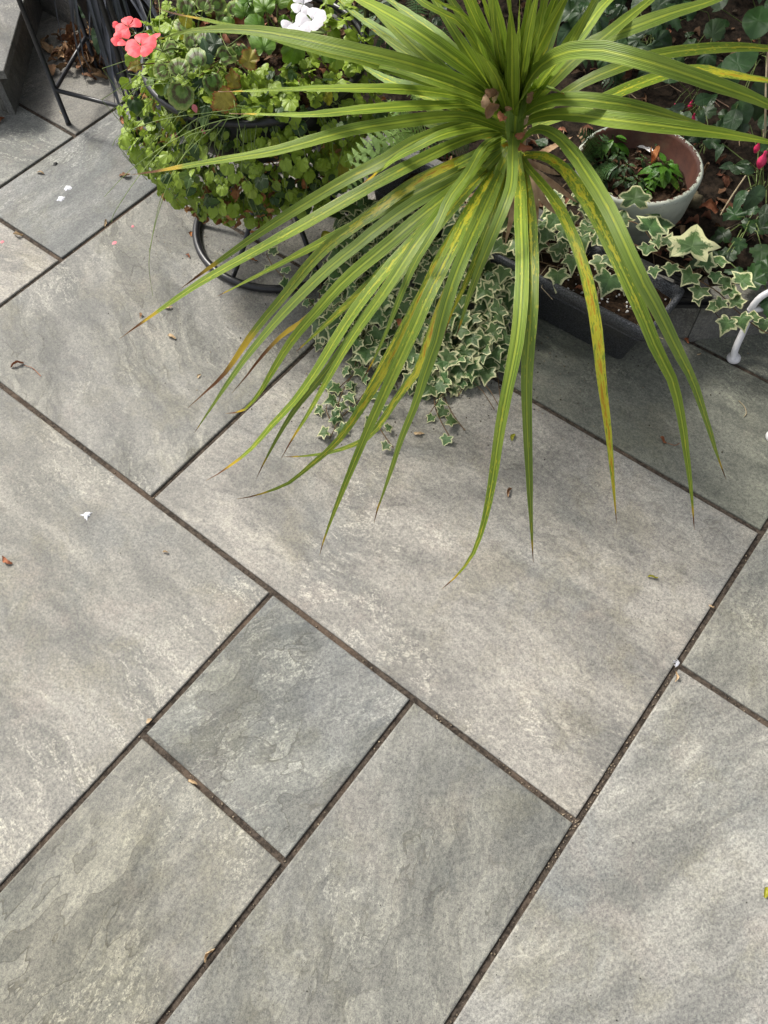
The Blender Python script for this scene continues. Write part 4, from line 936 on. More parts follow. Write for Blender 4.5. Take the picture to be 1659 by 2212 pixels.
# geraniums
GZ = [round_mb(20+i, 9, .045, .022, .30, 1.08, .35-.2*(i % 2), .16, (1, .86, .7, .5, .25)) for i in range(4)]
GZm = [b_.mesh('zoned_leaf', M['geran']) for b_ in GZ]; GPm = [b_.mesh('plain_leaf', M['geran_plain']) for b_ in GZ]; YLm = [b_.mesh('yellow_leaf', M['yellow_leaf']) for b_ in GZ]
def petal_mb(seed, wd):
    h = [(0, 0), (.05, .06), (.13, .2), (wd*.62, .36), (wd*.88, .52), (wd, .68), (wd*.93, .84), (wd*.66, .96), (wd*.3, 1.0), (0, .99)]
    return leaf_mb(mirror(h), (0, .58), (1, .8, .45), .28, .04, .01, (), seed, .06)
petal = petal_mb(3, .47).mesh('petal', M['coral']); petalw = petal_mb(4, .50).mesh('petal', M['white_petal'])
def geranium(label, root, leaves, meshes, flowers, pet, fmat):
    t = thing('geranium', label, 'geranium', root); st_ = []
    for (u, v, z, s, an) in leaves:
        p = P(u, v, z); a = math.radians(an); tp = P(u+10*math.cos(a), v-10*math.sin(a), z)-p
        put(R.choice(meshes), t, p-tp.normalized()*.2*s*depth(p)/FPX, (CAMP-p).normalized()+Vector((0, 0, .35))+rv(.25), tp, s*.95*depth(p)/FPX)
        mb = MB(); mb.tube(cat_rom([tuple(root+rv(.012)), tuple((root+p)/2+Vector((0, 0, -.01))+rv(.015)), tuple(p)], 8), .0013, 5); part('leaf_stalk', mb, M['green_stem'], t)
    for fl in flowers:
        c_ = Vector((0, 0, 0)); n_ = 0
        for f in fl: c_ += P(f[0], f[1], f[2]); n_ += 1
        c_ /= n_; hub = c_+Vector((.02, .03, -.035)); mb = MB(); mb.tube(cat_rom([tuple(root), tuple((root+hub)/2+Vector((-.01, -.01, .01))), tuple(hub)], 12), .0019, 6); part('flower_stalk', mb, M['green_stem'], t)
        for (u, v, z, s, pets, an0) in fl:
            p = P(u, v, z); vd = (CAMP-p).normalized(); right = _dir(1, 0, 0); upv = _dir(0, 1, 0); sz = s*depth(p)/FPX
            mb = MB(); mb.tube([hub, (hub+p)/2+rv(.003), p-vd*.004], .0009, 5); mb.add(pebble_mb(2), frame(p-vd*.003, vd, upv, sz*.09)); f = part('flower', mb, M['green_stem'], t)
            for q_ in range(pets):
                a = math.radians(an0+q_*360/max(pets, 5)+R.uniform(-9, 9)); d = right*math.cos(a)+upv*math.sin(a)
                tilt = .35 if pets >= 4 else 1.3
                nr = vd*.55+Vector((-.25, 0, .75))+d*R.uniform(-.15, .15)-d*(tilt*.25); dd = d+vd*(.15 if pets >= 4 else .8)
                o = link('petal', pet, f, mtx=Matrix.Translation(-base_of(t)) @ frame(p+vd*.0009*q_, nr, dd, sz*.50*R.uniform(.92, 1.08)))
    return t
root1 = P(440, 120, .385); root2 = P(610, 90, .385)
geranium('geranium with coral pink flowers and brown-zoned leaves on the left of the bowl', root1,
  [(395,190,.47,56,255),(388,158,.49,44,90),(430,140,.48,50,110),(455,165,.46,52,300),(480,125,.47,46,20),(405,30,.47,44,120),(440,20,.48,40,60),(465,12,.49,38,20),(400,65,.46,40,140),(515,100,.45,44,260),(355,150,.45,36,200),(480,50,.46,40,60),(440,92,.46,40,150),(545,60,.47,40,300),(465,75,.45,44,200),(375,110,.45,34,150),(510,30,.46,36,90),(415,100,.46,36,100)], GZm,
  [[(277,57,.55,62,4,30),(303,97,.565,70,5,20),(332,72,.55,44,2,250),(264,83,.55,46,3,120),(262,55,.545,34,2,150)]], petal, 'coral')
geranium('geranium with white flowers and plain bright green leaves at the back of the bowl', root2,
  [(575,25,.50,58,90),(570,110,.47,66,100),(560,60,.47,46,160),(640,95,.46,52,280),(530,35,.47,40,100),(600,10,.50,44,60),(548,-10,.5,50,90),(640,20,.46,40,300),(700,110,.45,44,0),(610,50,.45,36,20),(500,60,.46,34,150),(658,60,.45,40,200),(535,5,.49,34,140)], GPm,
  [[(672,42,.54,64,5,18),(633,48,.53,54,3,180),(655,8,.54,50,4,60)]], petalw, 'white')
weed = thing('serrated_weed', 'weed with rusty yellow and grey-green toothed leaves in the bowl centre', 'weed', P(500, 170, .39))
LB = [lobed_mb(i, 5, .22, .07) for i in range(3)]; rust = [b_.mesh('rusty_leaf', M['rust_leaf']) for b_ in LB]; OVT = [ovate_mb(30+i, .28, 1, .10, 1., ruffle=.02) for i in range(3)]
ovm = [b_.mesh('toothed_leaf', M['bed_blue']) for b_ in OVT]
for (u, v, z, s, an, me) in ((495,208,.45,52,215,rust),(505,185,.45,36,120,rust),(480,120,.46,62,110,ovm),(455,140,.45,56,100,ovm),(462,170,.45,50,200,ovm),(535,140,.46,44,60,rust),(430,165,.44,46,260,ovm),(300,140,.46,30,200,rust)):
    p = P(u, v, z); a = math.radians(an); put(R.choice(me), weed, p, (CAMP-p).normalized()+rv(.35), P(u+10*math.cos(a), v-10*math.sin(a), z)-p, s*depth(p)/FPX)
    mb = MB(); mb.tube([P(500, 170, .39), (P(500, 170, .39)+p)/2+Vector((0, 0, .02)), p], .0011, 5); part('stalk', mb, M['stem'], weed)
o = put(YLm[0], tf, P(738, 322, .30), (CAMP-P(738, 322, .3)).normalized(), P(730, 340, .3)-P(738, 322, .3), 74*depth(P(738, 322, .3))/FPX, 'yellow_leaf'); o['label'] = 'large round yellow-green leaf'
for (u, v, z, s) in ((398,240,.38,34),(700,205,.42,30),(645,290,.33,26),(652,325,.3,26),(540,435,.21,30),(405,68,.47,34),(402,30,.5,36)):
    p = P(u, v, z); put(R.choice(YLm), tf, p, (CAMP-p).normalized()+rv(.6), Vector((0, 0, -1))+rv(.5), s*.85*depth(p)/FPX, 'yellow_leaf')
# thin grass growing through the bowl
gr = thing('thin_grass', 'wispy green grass stems fanning out of the left side of the bowl', 'grass tuft', P(430, 200, .39))
gl = [([(520,255),(440,250),(372,300),(300,380),(250,455),(240,480)],.30),([(560,230),(480,240),(350,258),(262,290),(243,315)],.36),([(540,250),(460,265),(380,300),(290,360),(225,425)],.26),([(470,230),(400,330),(350,420),(322,545)],.12),([(480,260),(390,345),(345,450),(322,560),(330,640)],.06),([(420,200),(350,130),(300,140),(252,160)],.44),([(400,160),(350,100),(345,20),(340,-20)],.52),([(430,150),(400,80),(410,10)],.52),([(380,160),(330,60),(325,-10)],.5),([(450,250),(430,310),(410,350)],.3),([(500,240),(470,290),(430,330)],.3),([(530,230),(440,230),(420,300),(400,350)],.3),([(560,180),(500,120),(470,60)],.5),([(410,190),(360,180),(300,190),(270,215)],.4),([(455,280),(400,300),(395,360),(392,420)],.2)]
for k in range(5): u0, v0 = R.uniform(360, 560), R.uniform(120, 260); gl.append(([(u0, v0), (u0+R.uniform(-60, 40), v0+R.uniform(-60, 60)), (u0+R.uniform(-130, 60), v0+R.uniform(-90, 110))], .42))
for pts, zt in gl:
    n = len(pts); mb = MB(); mb.tube(cat_rom([tuple(P(u, v, .43+(zt-.43)*i/(n-1)+(.03 if 0 < i < n-1 else 0))) for i, (u, v) in enumerate(pts)], 16), [.0009*(1-.6*i/15) for i in range(16)], 4); part('grass_stem', mb, M['grass'], gr)
# fallen pink petals caught in the foliage
fp = ovate_mb(8, .34, 0, 0, 0, .3, .0).mesh('petal', M['pink_pale'])
for (u, v, z, s, l) in ((417,225,.44,18,'single pink petal caught on leaves below the coral flowers'),(436,280,.38,11,'tiny red petal caught low in the trailing leaves'),(374,303,.33,22,'red folded petal caught at the left edge of the trailing leaves')):
    p = P(u, v, z); tag(link('fallen_petal', fp, None, mtx=frame(p, (CAMP-p).normalized(), rv(), s*depth(p)/FPX)), l, 'petal', 'fallen petals')

# ------------------------------------------------------------ pot weeds
SEEDo = [ovate_mb(50+i, .26, 0, 0, .5, .1, .12, 0, .2) for i in range(3)]; brm = [b_.mesh('weed_leaf', M['bright_leaf']) for b_ in SEEDo]; dkm = [b_.mesh('weed_leaf', M['fern_dark']) for b_ in SEEDo]
def rosette(label, u, v, z, n, s, meshes, cat='weed', name='weed', stem=.03, spread=1., grp=None):
    p0 = P(u, v, z); t = thing(name, label, cat, p0, grp); top = p0+Vector((0, 0, stem)); mb = MB(); mb.tube([p0, top], .0012, 5); part('stem', mb, M['green_stem'], t)
    for k in range(n):
        a = k*2.4+R.uniform(-.2, .2); zz = .25+.75*(1-k/n); d = Vector((math.cos(a), math.sin(a), 0)); L = s*(.55+.45*k/n)*R.uniform(.85, 1.15); q_ = top+d*L*.25*spread+Vector((0, 0, -stem*.6*k/n))
        put(R.choice(meshes), t, q_, Vector((0, 0, 1))+d*(.25 if k > 2 else -.2)+rv(.2), d+Vector((0, 0, .25-.5*k/n)), L)
    return t
rosette('leafy bright green weed, larger one at the front right of the painted pot', 1428, 385, .172, 16, .044, brm, stem=.035)
rosette('bright green weed at the back left of the painted pot', 1318, 320, .172, 9, .042, brm, stem=.03)
rosette('small dark weed in the middle of the painted pot', 1350, 372, .172, 9, .022, dkm, stem=.02)
rosette('small dark weed low at the front of the painted pot', 1372, 402, .172, 10, .026, dkm, stem=.018)
rosette('tiny weed by the front rim of the painted pot', 1398, 418, .172, 7, .018, brm, stem=.012)
rosette('tiny weed by the right inner wall of the painted pot', 1462, 398, .172, 5, .014, brm, stem=.012)
rosette('slender weed near the scrap at the back of the painted pot', 1368, 296, .172, 9, .018, dkm, stem=.03)
rosette('narrow leaved weed at the left front of the painted pot', 1298, 398, .172, 7, .026, dkm, stem=.02)
solo('dead_leaf', (lambda m: (m.add(dry_mb(77, .3, 1.3), frame(P(1407, 345, .185), (0, 0, 1), (P(1400, 360, .18)-P(1410, 330, .18)), .042)), m)[1])(MB()), M['dry_orange'], 'curled orange-brown dead leaf standing up inside the painted pot', 'dead leaf')

for (u, v, n, s_, m_, l) in ((1330, 345, 10, .024, dkm, 'small dark weed left of centre in the painted pot'), (1345, 400, 9, .022, dkm, 'small weed at the front left inside the painted pot'), (1308, 360, 9, .024, dkm, 'feathery little weed beside the small fern in the painted pot'), (1385, 355, 7, .016, dkm, 'tiny dark seedling in the very centre of the painted pot'), (1405, 400, 10, .024, brm, 'bright weed beside the larger one at the front of the painted pot'), (1450, 370, 8, .022, brm, 'bright weed against the right inner wall of the painted pot'), (1415, 322, 6, .014, dkm, 'tiny seedling at the back right of the painted pot'), (1290, 335, 8, .024, brm, 'pale weed at the far left of the painted pot')):
    rosette(l, u, v, .172, n, s_, m_, stem=.018)
# ------------------------------------------------------------ ferns
def fern(label, base, fr, mt, wd, npin=15, lob=6):
    t = thing('fern', label, 'fern', base)
    for k, (pts, w_) in enumerate(fr):
        mb = frond_mb([tuple(P(u, v, z)) for (u, v, z) in pts], w_*depth(P(*pts[1]))/FPX, npin, lob, .12, (CAMP-P(*pts[1])).normalized()+Vector((0, 0, .3)), k); part('frond', mb, M[mt], t)
    return t
fern('pale sage green fern frond tips left of the strap-leaved plant', P(900, 330, .1), [([(930,300,.30),(880,285,.36),(830,300,.38),(780,330,.36),(745,350,.34)],52),([(900,290,.30),(850,310,.36),(800,345,.36),(765,385,.33),(748,412,.30)],46),([(910,270,.30),(870,250,.36),(850,230,.37),(835,215,.37)],26),([(900,240,.30),(905,205,.36),(880,190,.38),(868,170,.38)],24)], 'fern_pale', .05, 17, 6)
fern('mid green fern fronds hanging behind the rosette of strap leaves', P(1010, 180, .12), [([(1010,120,.3),(985,140,.33),(975,165,.33),(970,200,.3)],28),([(960,60,.3),(945,100,.33),(930,140,.33),(925,170,.3)],30),([(1020,80,.3),(1000,110,.33),(995,150,.32),(1005,185,.3)],26),([(900,-20,.3),(900,30,.33),(890,70,.33),(895,110,.3)],30)], 'fern_dark', .05, 14, 6)
fern('dark fern fronds spreading in the deep shade between bowl and rosette', P(830, 100, .12), [([(900,120,.14),(850,90,.25),(800,60,.28),(770,20,.26)],44),([(880,60,.14),(850,20,.25),(820,-20,.26)],44),([(870,160,.14),(820,170,.22),(780,190,.22)],40),([(840,10,.14),(790,30,.22),(760,70,.2),(740,110,.16)],36),([(930,20,.14),(960,-10,.25),(990,-30,.28)],40),([(1010,300,.14),(960,320,.2),(900,330,.2)],36)], 'fern_dark', .05, 16, 6)
fern('small fern growing at the left side of the painted pot', P(1270, 380, .15), [([(1290,330,.18),(1270,300,.24),(1250,285,.26)],34),([(1290,350,.18),(1262,345,.24),(1240,350,.25),(1225,365,.25)],34),([(1300,360,.18),(1290,380,.22),(1280,405,.22)],32),([(1300,340,.18),(1300,310,.24),(1312,290,.25)],30),([(1290,360,.18),(1320,370,.22),(1335,385,.2)],26)], 'fern_dark', .05, 12, 5)
fern('low dark fern in the bed behind the upper right strap leaves', P(1300, 130, .1), [([(1340,100,.1),(1300,80,.2),(1260,70,.2)],50),([(1340,110,.1),(1290,120,.18),(1250,140,.18)],50),([(1350,80,.1),(1330,40,.2),(1310,10,.2)],50),([(1290,20,.1),(1250,10,.18),(1220,-10,.18)],46),([(1360,200,.1),(1330,180,.16),(1300,170,.16)],44)], 'fern_dark', .05, 14, 5)

# ------------------------------------------------------------ bed plants
RD = [round_mb(60+i, 9, .05, .03, .22, 1.0, .3, .02).mesh('round_leaf', M['bed_blue']) for i in range(3)]
BL = [ovate_mb(70+i, .40, 0, 0, .4, .1, .12, .01, .2).mesh('broad_leaf', M['bed_leaf']) for i in range(3)]
FU = [ovate_mb(80+i, .30, 1, .04, .9, .1, .12).mesh('fuchsia_leaf', M['bed_blue']) for i in range(3)]
AV = [lobed_mb(90+i, 3, .35, .10).mesh('lobed_leaf', M['bed_leaf']) for i in range(3)]
def clump(name, label, cat, u0, v0, items, meshes, zg=.09, grp=None):
    b0 = P(u0, v0, zg); t = thing(name, label, cat, b0, grp)
    for (u, v, z, s, an) in items:
        p = P(u, v, z); a = math.radians(an); put(R.choice(meshes), t, p, (CAMP-p).normalized()*.7+Vector((0, 0, .5))+rv(.3), P(u+10*math.cos(a), v-10*math.sin(a), z)-p, s*depth(p)/FPX)
        mb = MB(); mb.tube([b0+rv(.01), (b0+p)/2+Vector((0, 0, .02)), p], .0011, 5); part('stalk', mb, M['green_stem'], t)
    return t
def ring_items(u, v, z, n, s, rad): return [(u+rad*math.cos(a), v-rad*.8*math.sin(a), z+R.uniform(-.02, .02), s*R.uniform(.8, 1.15), math.degrees(a)) for a in [2*math.pi*k/n+R.uniform(-.3, .3) for k in range(n)]]
clump('violet', 'clump of blue-green round scalloped leaves under the upper right strap leaves', 'plant', 1400, 100, ring_items(1400, 85, .2, 6, 42, 12)+ring_items(1330, 118, .2, 6, 40, 12)+[(1480,40,.2,46,80),(1455,150,.18,44,80),(1400,150,.16,36,250)], RD)
clump('violet', 'pair of blue-green toothed leaves at the far top of the bed right of centre', 'plant', 1540, 70, [(1535,85,.2,50,70),(1530,110,.18,46,240),(1500,105,.18,34,150),(1505,20,.18,40,120)], RD)
clump('broad_leaved_plant', 'plant with large smooth bright green leaves in the top right corner', 'plant', 1640, 120, [(1625,85,.28,92,75),(1560,160,.26,88,20),(1690,40,.3,90,80),(1655,165,.2,80,270),(1605,215,.2,70,270),(1600,150,.24,70,200),(1680,130,.25,70,0),(1620,-20,.25,70,60),(1590,235,.2,56,250),(1560,20,.22,50,120)], BL)
mb = MB()
for (u, v) in ((1583, 236), (1560, 222), (1575, 215)): mb.add(pebble_mb(5), frame(P(u, v-8, .22), (0, 0, 1), (1, 0, 0), .012))
clump('fuchsia', 'fuchsia sprig with blue-green leaves and drooping pink buds right of the rosette', 'fuchsia', 1500, 260, [(1480,225,.2,46,200),(1500,222,.22,46,20),(1490,240,.2,40,230),(1510,238,.2,34,300),(1465,175,.24,52,160),(1500,170,.24,52,20),(1455,262,.16,44,120),(1430,270,.14,46,230),(1525,230,.2,36,40),(1470,240,.2,34,260)], FU)
def bud(t, u, v, z, s):
    p = P(u, v, z); mb = MB(); L = s*depth(p)/FPX; r = L*.22
    mb.lathe([(.0003, -L*.5), (r*.5, -L*.42), (r, -L*.15), (r*.95, .0), (r*.5, L*.18), (r*.32, L*.3), (r*.4, L*.42), (r*.2, L*.5)], p, 10); part('bud', mb, M['pink'], t)
    mb = MB(); mb.tube([p+Vector((0, 0, L*.45)), p+Vector((.004, .006, L*1.3)), p+Vector((.012, .02, L*1.9))], .0006, 4); part('bud_stalk', mb, M['green_stem'], t)
t = bpy.data.objects['fuchsia']
for b_ in ((1456, 232, .17, 20), (1466, 242, .17, 24), (1497, 256, .17, 26), (1492, 226, .15, 24)): bud(t, *b_)
t = clump('fuchsia', 'fuchsia with dark leaves and a fat crimson bud at the right edge above the ivy', 'fuchsia', 1640, 420, [(1650,400,.22,62,240),(1612,410,.2,50,230),(1630,372,.22,40,160),(1600,375,.2,34,150),(1665,360,.22,40,60),(1655,440,.18,50,260),(1620,352,.2,34,180),(1585,355,.18,30,190),(1640,325,.22,34,30),(1670,410,.2,60,300),(1645,280,.2,44,80),(1620,270,.18,40,200),(1560,310,.15,36,240)], FU)
for b_ in ((1647, 345, .26, 46), (1636, 318, .26, 30)): bud(t, *b_)
clump('wood_avens', 'clump of dark three-lobed toothed leaves at the right edge of the bed', 'plant', 1610, 500, [(1588,470,.12,52,100),(1612,490,.12,46,20),(1570,505,.12,50,190),(1600,520,.12,46,250),(1640,500,.12,50,60),(1645,535,.12,56,270),(1580,545,.11,52,210),(1560,560,.11,44,150),(1625,460,.12,34,80),(1650,470,.12,40,20)], AV)
clump('wood_avens', 'large dark toothed leaves just behind the white metal bar', 'plant', 1620, 610, [(1625,615,.13,76,80),(1655,590,.13,70,60),(1600,590,.11,40,160),(1520,560,.11,46,200),(1660,640,.12,60,280)], AV)
clump('seedling', 'trifoliate seedling with broad leaves in the bed below the middle right leaves', 'seedling', 1440, 270, [(1436,285,.11,54,240),(1420,300,.11,34,200),(1460,290,.1,36,300)], AV)
clump('wood_avens', 'low clump of dark lobed leaves between pot and fuchsia', 'plant', 1520, 320, [(1500,300,.13,56,100),(1530,310,.13,52,30),(1545,290,.12,44,60),(1485,330,.11,46,200),(1505,345,.11,50,260),(1525,250,.12,56,80),(1560,255,.12,50,20)], AV)
for k in range(14):
    u, v = R.uniform(1180, 1680), R.uniform(-120, 60); p = P(u, v, .1)
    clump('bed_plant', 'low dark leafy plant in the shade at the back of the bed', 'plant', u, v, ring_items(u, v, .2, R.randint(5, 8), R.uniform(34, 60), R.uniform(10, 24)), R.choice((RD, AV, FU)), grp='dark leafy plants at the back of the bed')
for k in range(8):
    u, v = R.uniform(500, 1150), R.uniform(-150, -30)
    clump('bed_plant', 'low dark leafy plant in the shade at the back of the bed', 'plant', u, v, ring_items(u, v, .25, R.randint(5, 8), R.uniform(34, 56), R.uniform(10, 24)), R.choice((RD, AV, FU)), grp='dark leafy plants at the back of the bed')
clump('bed_plant', 'broad green leaves hanging against the kerb behind the black grass', 'plant', 235, 10, [(240,30,.16,70,260),(225,50,.14,60,230),(260,10,.16,60,300),(210,5,.16,50,200)], BL)
GCm = [ovate_mb(120+i, .36, 1, .06, .8) for i in range(3)]+[lobed_mb(125, 3, .3, .1)]; mb = MB()
for k in range(900):
    x = R.uniform(-1.9, .8); d_ = .10+1.5*R.random()**.9; y = kerb_y(x)+d_
    if mnoise.noise(Vector((x*3.1, y*3.1, 4))) < -.02 or math.hypot(x-PC.x, y-PC.y) < .19: continue
    mb.add(GCm[k % 4], frame((x, y, soil_z(x, y)+R.uniform(.01, .06)), Vector((0, -.3, 1))+rv(.5), rv(), R.uniform(.018, .042)))
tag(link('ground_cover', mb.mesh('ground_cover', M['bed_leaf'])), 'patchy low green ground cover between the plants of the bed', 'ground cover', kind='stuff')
# dry stalks and stones
for pts, r_, l in (([(1645,240,.12),(1652,300,.2),(1655,170,.3),(1660,100,.34)],.0020,'upright dry pale stalk at the right edge of the bed'),([(1556,465,.10),(1580,425,.12),(1612,378,.14)],.0016,'straight pale straw leaning over the litter right of the pot'),([(1570,470,.10),(1590,440,.12),(1618,412,.12)],.0016,'second thinner straw beside the leaning pale straw'),([(1520,530,.09),(1560,500,.10),(1605,478,.10)],.0012,'thin twig lying across the soil behind the cream ivy leaf'),([(1380,500,.10),(1382,470,.13),(1388,440,.15)],.0035,'short brown stake standing against the painted pot'),([(1500,395,.1),(1515,380,.12),(1530,352,.16)],.003,'old cut brown woody stem between pot and fuchsia')):
    mb = MB(); mb.tube(cat_rom([tuple(P(*p)) for p in pts], 12), r_, 6); solo('dry_stalk', mb, M['straw'] if r_ < .0025 else M['stem'], l, 'stalk')
for (u, v, s, l) in ((1500,432,.034,'mossy brown stone right beside the painted pot'),(1470,448,.022,'small brown stone tucked under the painted pot'),(1562,595,.022,'round grey-brown pebble in the bed above the ivy'),(1528,592,.014,'small tan pebble in the bed above the ivy')):
    mb = MB(); p = P(u, v, .09); mb.add(pebble_mb(int(u)), frame((p.x, p.y, soil_z(p.x, p.y)+s*.25), (.1, .1, 1), (1, .4, 0), s)); solo('stone', mb, M['stone'], l, 'stone')

# ------------------------------------------------------------ things fallen on the patio
def debris(u, v, px, an, seed, mt, label, cat='dead leaf', name='dead_leaf', wd=.22, curl=1., z=.001, stalk=None):
    p = P(u, v, z); a = math.radians(an); t = (P(u+10*math.cos(a), v-10*math.sin(a), z)-p); mb = MB(); mb.add(dry_mb(seed, wd, curl), frame(p, (0, 0, 1), t, px*.84*depth(p)/FPX))
    if stalk: mb.tube(cat_rom([tuple(P(x, y, .003)) for x, y in stalk], 8), .0007, 4)
    return solo(name, mb, M[mt], label, cat, 'bits fallen on the patio')
D_ = [(373,727,26,-50,1,'dry_tan','small curled tan leaf on the slab below the yellow leaf tips'),(38,789,34,10,2,'dry_red','reddish dry leaf with a long stalk near the left edge'),(16,1212,34,150,3,'dry_red','crumpled rust-coloured leaf cut by the left edge'),(431,813,14,60,4,'dry_tan','yellowish crumb of leaf on the slab at left centre'),(270,380,28,10,5,'dry','brown curl at the end of the long thin yellow leaf tip'),(40,508,28,-10,6,'dry_tan','tan husk lying on the joint near the left edge'),(229,483,22,60,7,'dry_tan','small curled husk beside the long joint at upper left'),(89,374,20,-20,8,'dry_tan','pale brown crumb above the two white splashes'),(406,554,18,-40,9,'dry_red','curled brown flake left of the stand ring'),(414,506,16,90,10,'dry_orange','orange flake touching the outside of the stand ring'),(363,665,22,15,11,'dry_tan','tan sliver beside the long leaf tip'),(303,682,18,100,12,'dry','twisted brown flake just above the long leaf tip'),
 (905,937,26,-10,13,'dry_tan','triangular pinkish-brown leaf below the trailing ivy'),(872,930,14,30,14,'dry_red','dark red scrap left of the triangular leaf'),(1100,1064,28,60,15,'dry','curved brown leaf between the two central leaf tips'),(1108,945,22,80,16,'yellow_leaf','small yellow leaf upright beside the central strap leaf'),(1410,1247,24,5,17,'yellow_leaf','tiny yellow-green leaf on the large slab'),(1537,1310,14,-10,18,'dry_tan','tan scrap on the edge of the right joint'),(1460,1462,26,80,19,'dry_tan','pale jagged leaf on the joint crossing at right'),(417,1690,26,-45,20,'dry_tan','yellowish curled leaf on the joint at lower left'),(322,1557,16,30,21,'dry_tan','tiny tan scrap in the joint above the lower left crossing'),(453,2063,38,60,22,'dry_tan','long torn tan leaf wedged in the bottom left joint'),(358,1193,14,10,23,'dry_tan','flat pale flake alone on the left slab'),(1432,952,24,-40,24,'dry_red','reddish curled leaf with stalk on the right slab'),(1510,765,12,20,25,'dry_tan','square tan scrap below the kerb corner'),(1482,738,18,-60,26,'dry_red','brown leaf in the kerb corner'),(1654,1927,28,60,27,'yellow_leaf','pale yellow leaf at the right edge low down'),(270,262,24,50,28,'dry_red','rust brown leaf beside the feet of the square stand'),(4,262,26,60,29,'dry_red','dark brown curled leaf in front of the step'),(547,563,24,0,30,'dry_orange','withered orange flower inside the stand ring at the bottom'),(586,459,24,30,31,'dry_orange','withered orange flower inside the stand ring near a leg'),(456,462,32,-5,32,'dry_tan','pale papery husk inside the stand ring on the joint'),(594,429,24,50,33,'dry_orange','withered orange flower inside the stand ring at the top'),(705,512,34,30,34,'yellow_leaf','yellow ivy leaf lying right of the stand ring'),
 (1185,1045,0,0,0,'',''),(690,835,22,40,35,'dry_red','pinkish dead leaf under the crowded strap leaves'),(1333,722,16,0,36,'dry_tan','tan scrap at the foot of the trough'),(330,262,0,0,0,'',''),(220,250,0,0,0,'',''),(70,290,0,0,0,''),(1405,742,14,30,37,'dry_red','small brown scrap right of the trough corner'),(1060,812,22,0,38,'dry','brown leaf at the edge of the ivy'),(865,702,34,80,39,'dry_red','dark rust leaf caught among the ivy',.09),(1255,630,40,-30,40,'dry_red','brown leaf lying on the compost by the trough rim',.128),(1395,665,24,60,41,'dry_tan','tan leaf on the compost in the trough corner',.128),(1530,455,46,-8,42,'dry_red','pinkish-brown leaf on the litter right of the pot',.10),(740,475,20,30,43,'yellow_leaf','yellow leaf at the left end of the trough',.1),(1120,590,0,0,0,'','')]
for q in D_:
    if q[2] == 0: continue
    z = q[7] if len(q) > 7 else .001
    debris(*q[:7], wd=R.uniform(.18, .34), curl=R.uniform(.8, 1.4), z=z, stalk={38: [(52, 789), (70, 795), (88, 812)], 1432: [(1442, 957), (1458, 962), (1468, 957)]}.get(q[0]))
def splat(u, v, px, seed, label, rays=0, mt='dropping', nm='bird_dropping', cat='bird dropping'):
    r = random.Random(seed); p = P(u, v, .0006); m = MB(); s = px*depth(p)/FPX/2; n = 28; c_ = m.vert((p.x, p.y, .0026)); r1 = []; r2 = []
    for i in range(n):
        a = 2*math.pi*i/n; k = .8+.55*mnoise.noise(Vector((math.cos(a)*1.9, math.sin(a)*1.9, seed*3.3)))+r.uniform(-.06, .06)
        if rays and i in (5, 17, 25): k = r.uniform(1.3, 1.7)
        r1.append(m.vert((p.x+s*.6*math.cos(a), p.y+s*.6*math.sin(a), .0022+r.uniform(-.0004, .0004)))); r2.append(m.vert((p.x+s*k*math.cos(a), p.y+s*k*math.sin(a), .0004)))
    for i in range(n): m.face(c_, r1[i], r1[(i+1) % n]); m.face(r1[i], r2[i], r2[(i+1) % n], r1[(i+1) % n])
    return solo(nm, m, M[mt], label, cat, 'white splashes on the patio' if mt == 'dropping' else None)
splat(187, 1112, 19, 1, 'round white splash with thin rays on the left slab', 1); splat(147, 406, 18, 2, 'upper of two white splashes on the upper left slab'); splat(132, 429, 19, 3, 'lower of two white splashes on the upper left slab')
splat(120, 354, 13, 5, 'small black fleck above the two white splashes', 0, 'black_bit', 'black_fleck', 'fleck')
mb = MB(); p = P(1465, 1437, .002)
for k in range(26): a = R.uniform(1.5, 4.6); L = R.uniform(.003, .010); mb.tube([p, p+Vector((math.cos(a)*L*.6, math.sin(a)*L*.6, .004)), p+Vector((math.cos(a+.3)*L, math.sin(a+.3)*L, .002))], .0004, 4)
solo('feather', mb, M['dropping'], 'tiny white downy feather on the crossing of two joints at right', 'feather')
for (u, v, s, l) in ((247,520,20,'crumpled bright pink petal on the slab at left'),(286,486,9,'tiny faint pink petal above the bright pink petal'),(4,519,12,'faint pink petal at the left edge')):
    p = P(u, v, .002); tag(link('fallen_petal', fp, None, mtx=frame(p, (.2, 0, 1), P(u+3, v+10, 0)-p, s*depth(p)/FPX)), l, 'petal', 'fallen petals')
for pts, l in (([(1595,865),(1608,878),(1612,893),(1607,900)],'thin hooked brown stalk on the right slab'),([(128,240),(134,246),(142,250)],'short pale straw under the square stand'),([(120,390),(122,392),(125,393)],''),([(1185,1040),(1190,1050),(1195,1062)],'')):
    if l: mb = MB(); mb.tube(cat_rom([tuple(P(u, v, .0015)) for u, v in pts], 10), .0008, 5); solo('dry_stalk', mb, M['straw'], l, 'stalk')

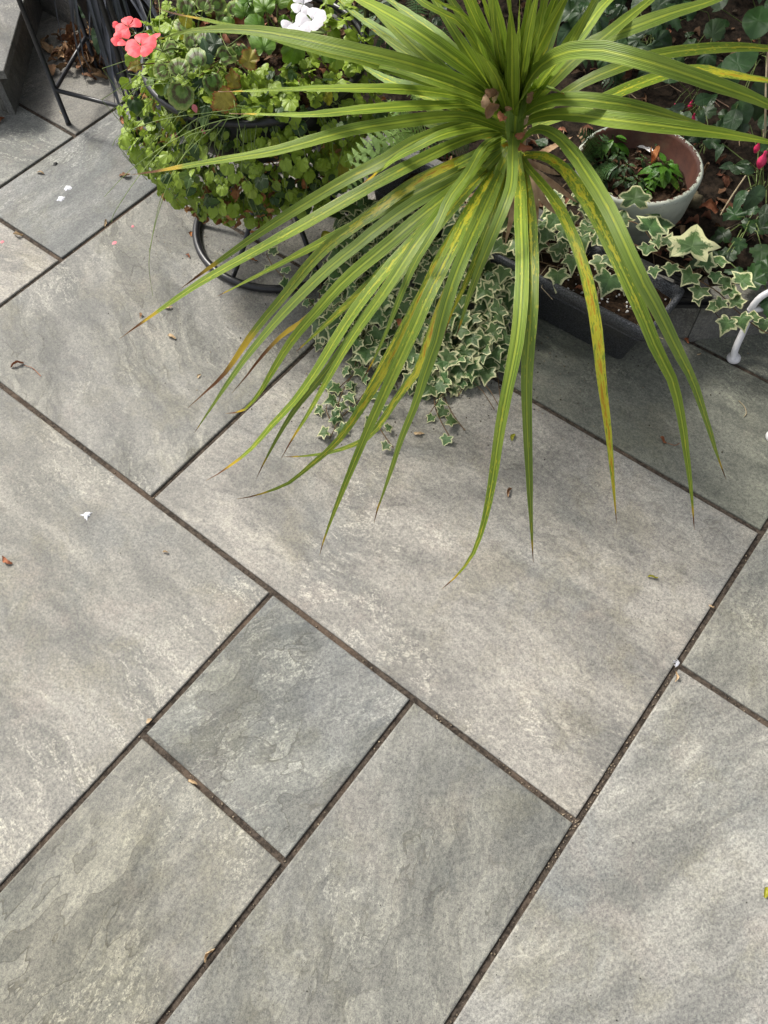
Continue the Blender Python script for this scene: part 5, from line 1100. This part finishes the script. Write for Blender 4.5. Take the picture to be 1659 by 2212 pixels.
# ------------------------------------------------------------ foliage added out of view to shade the bed
hd = thing('added_hedge', 'added leafy screen out of view behind the bed, there to shade it', 'added_hedge', (-.9, 3.4, .1))  # added to block light from behind, never in view
mb = MB(); lf = ovate_mb(99, .32)
lf2 = MB(); lf2.v = [(0, 0, 0), (.3, .45, .05), (0, 1, 0), (-.3, .45, .05)]; lf2.f = [(0, 1, 2, 3)]; lf2.lp = [(.3, 0, 0, 1)]*4; lf2.st = [(0, 0, 0, 1)]*4
for k in range(14000):
    x = R.uniform(-4.5, 2.6); z = R.uniform(.1, 3.3); y = 3.0+.18*mnoise.noise(Vector((x*2, z*2, 0)))+R.random()**2*.35; mb.add(lf2, frame((x, y, z), Vector((0, -1, .5))+rv(.9), rv(), R.uniform(.05, .09)))
o = part('foliage', mb, M['added_hedge'], hd, False); o['kind'] = 'stuff'
mb = MB(); mb.box((-4.5, 3.25, .05), (2.6, 3.7, 3.2)); part('inner_mass', mb, M['soil'], hd, False)
tr = thing('added_tree', 'added leaf crown on a trunk, out of view, there to shade the bed', 'added_tree', (-1.3, 3.1, .1))  # overhead crown added to darken the bed, never in view
mb = MB(); mb.tube(cat_rom([(-1.3, 3.05, .05), (-1.28, 3.0, .9), (-1.2, 2.9, 1.7), (-1.0, 2.6, 2.6), (-.8, 2.3, 3.1)], 16), [.10-.004*i for i in range(16)], 10); part('trunk', mb, M['stem'], tr)
for q in (((-1.25, 2.95, 1.5), (-2.0, 2.3, 2.3), (-2.8, 1.7, 2.9)), ((-1.15, 2.8, 1.9), (-.5, 2.0, 2.5), (.2, 1.4, 2.8)), ((-1.1, 2.7, 2.2), (-1.3, 1.9, 2.7), (-1.4, 1.2, 3.0))):
    mb = MB(); mb.tube(cat_rom(q, 10), [.05-.0042*i for i in range(10)], 8); part('branch', mb, M['stem'], tr)
mb = MB()
for k in range(15000):
    d = rv(); d = d.normalized()*R.random()**.4; p = Vector((-1.6+3.1*d.x, 3.1+1.65*d.y, 2.9+.65*d.z)); 
    if mnoise.noise(p*1.3) < -.12: continue
    mb.add(lf2, frame(p, Vector((0, 0, 1))+rv(.9), rv(), R.uniform(.05, .09)))
o = part('crown', mb, M['added_hedge'], tr, False); o['kind'] = 'stuff'
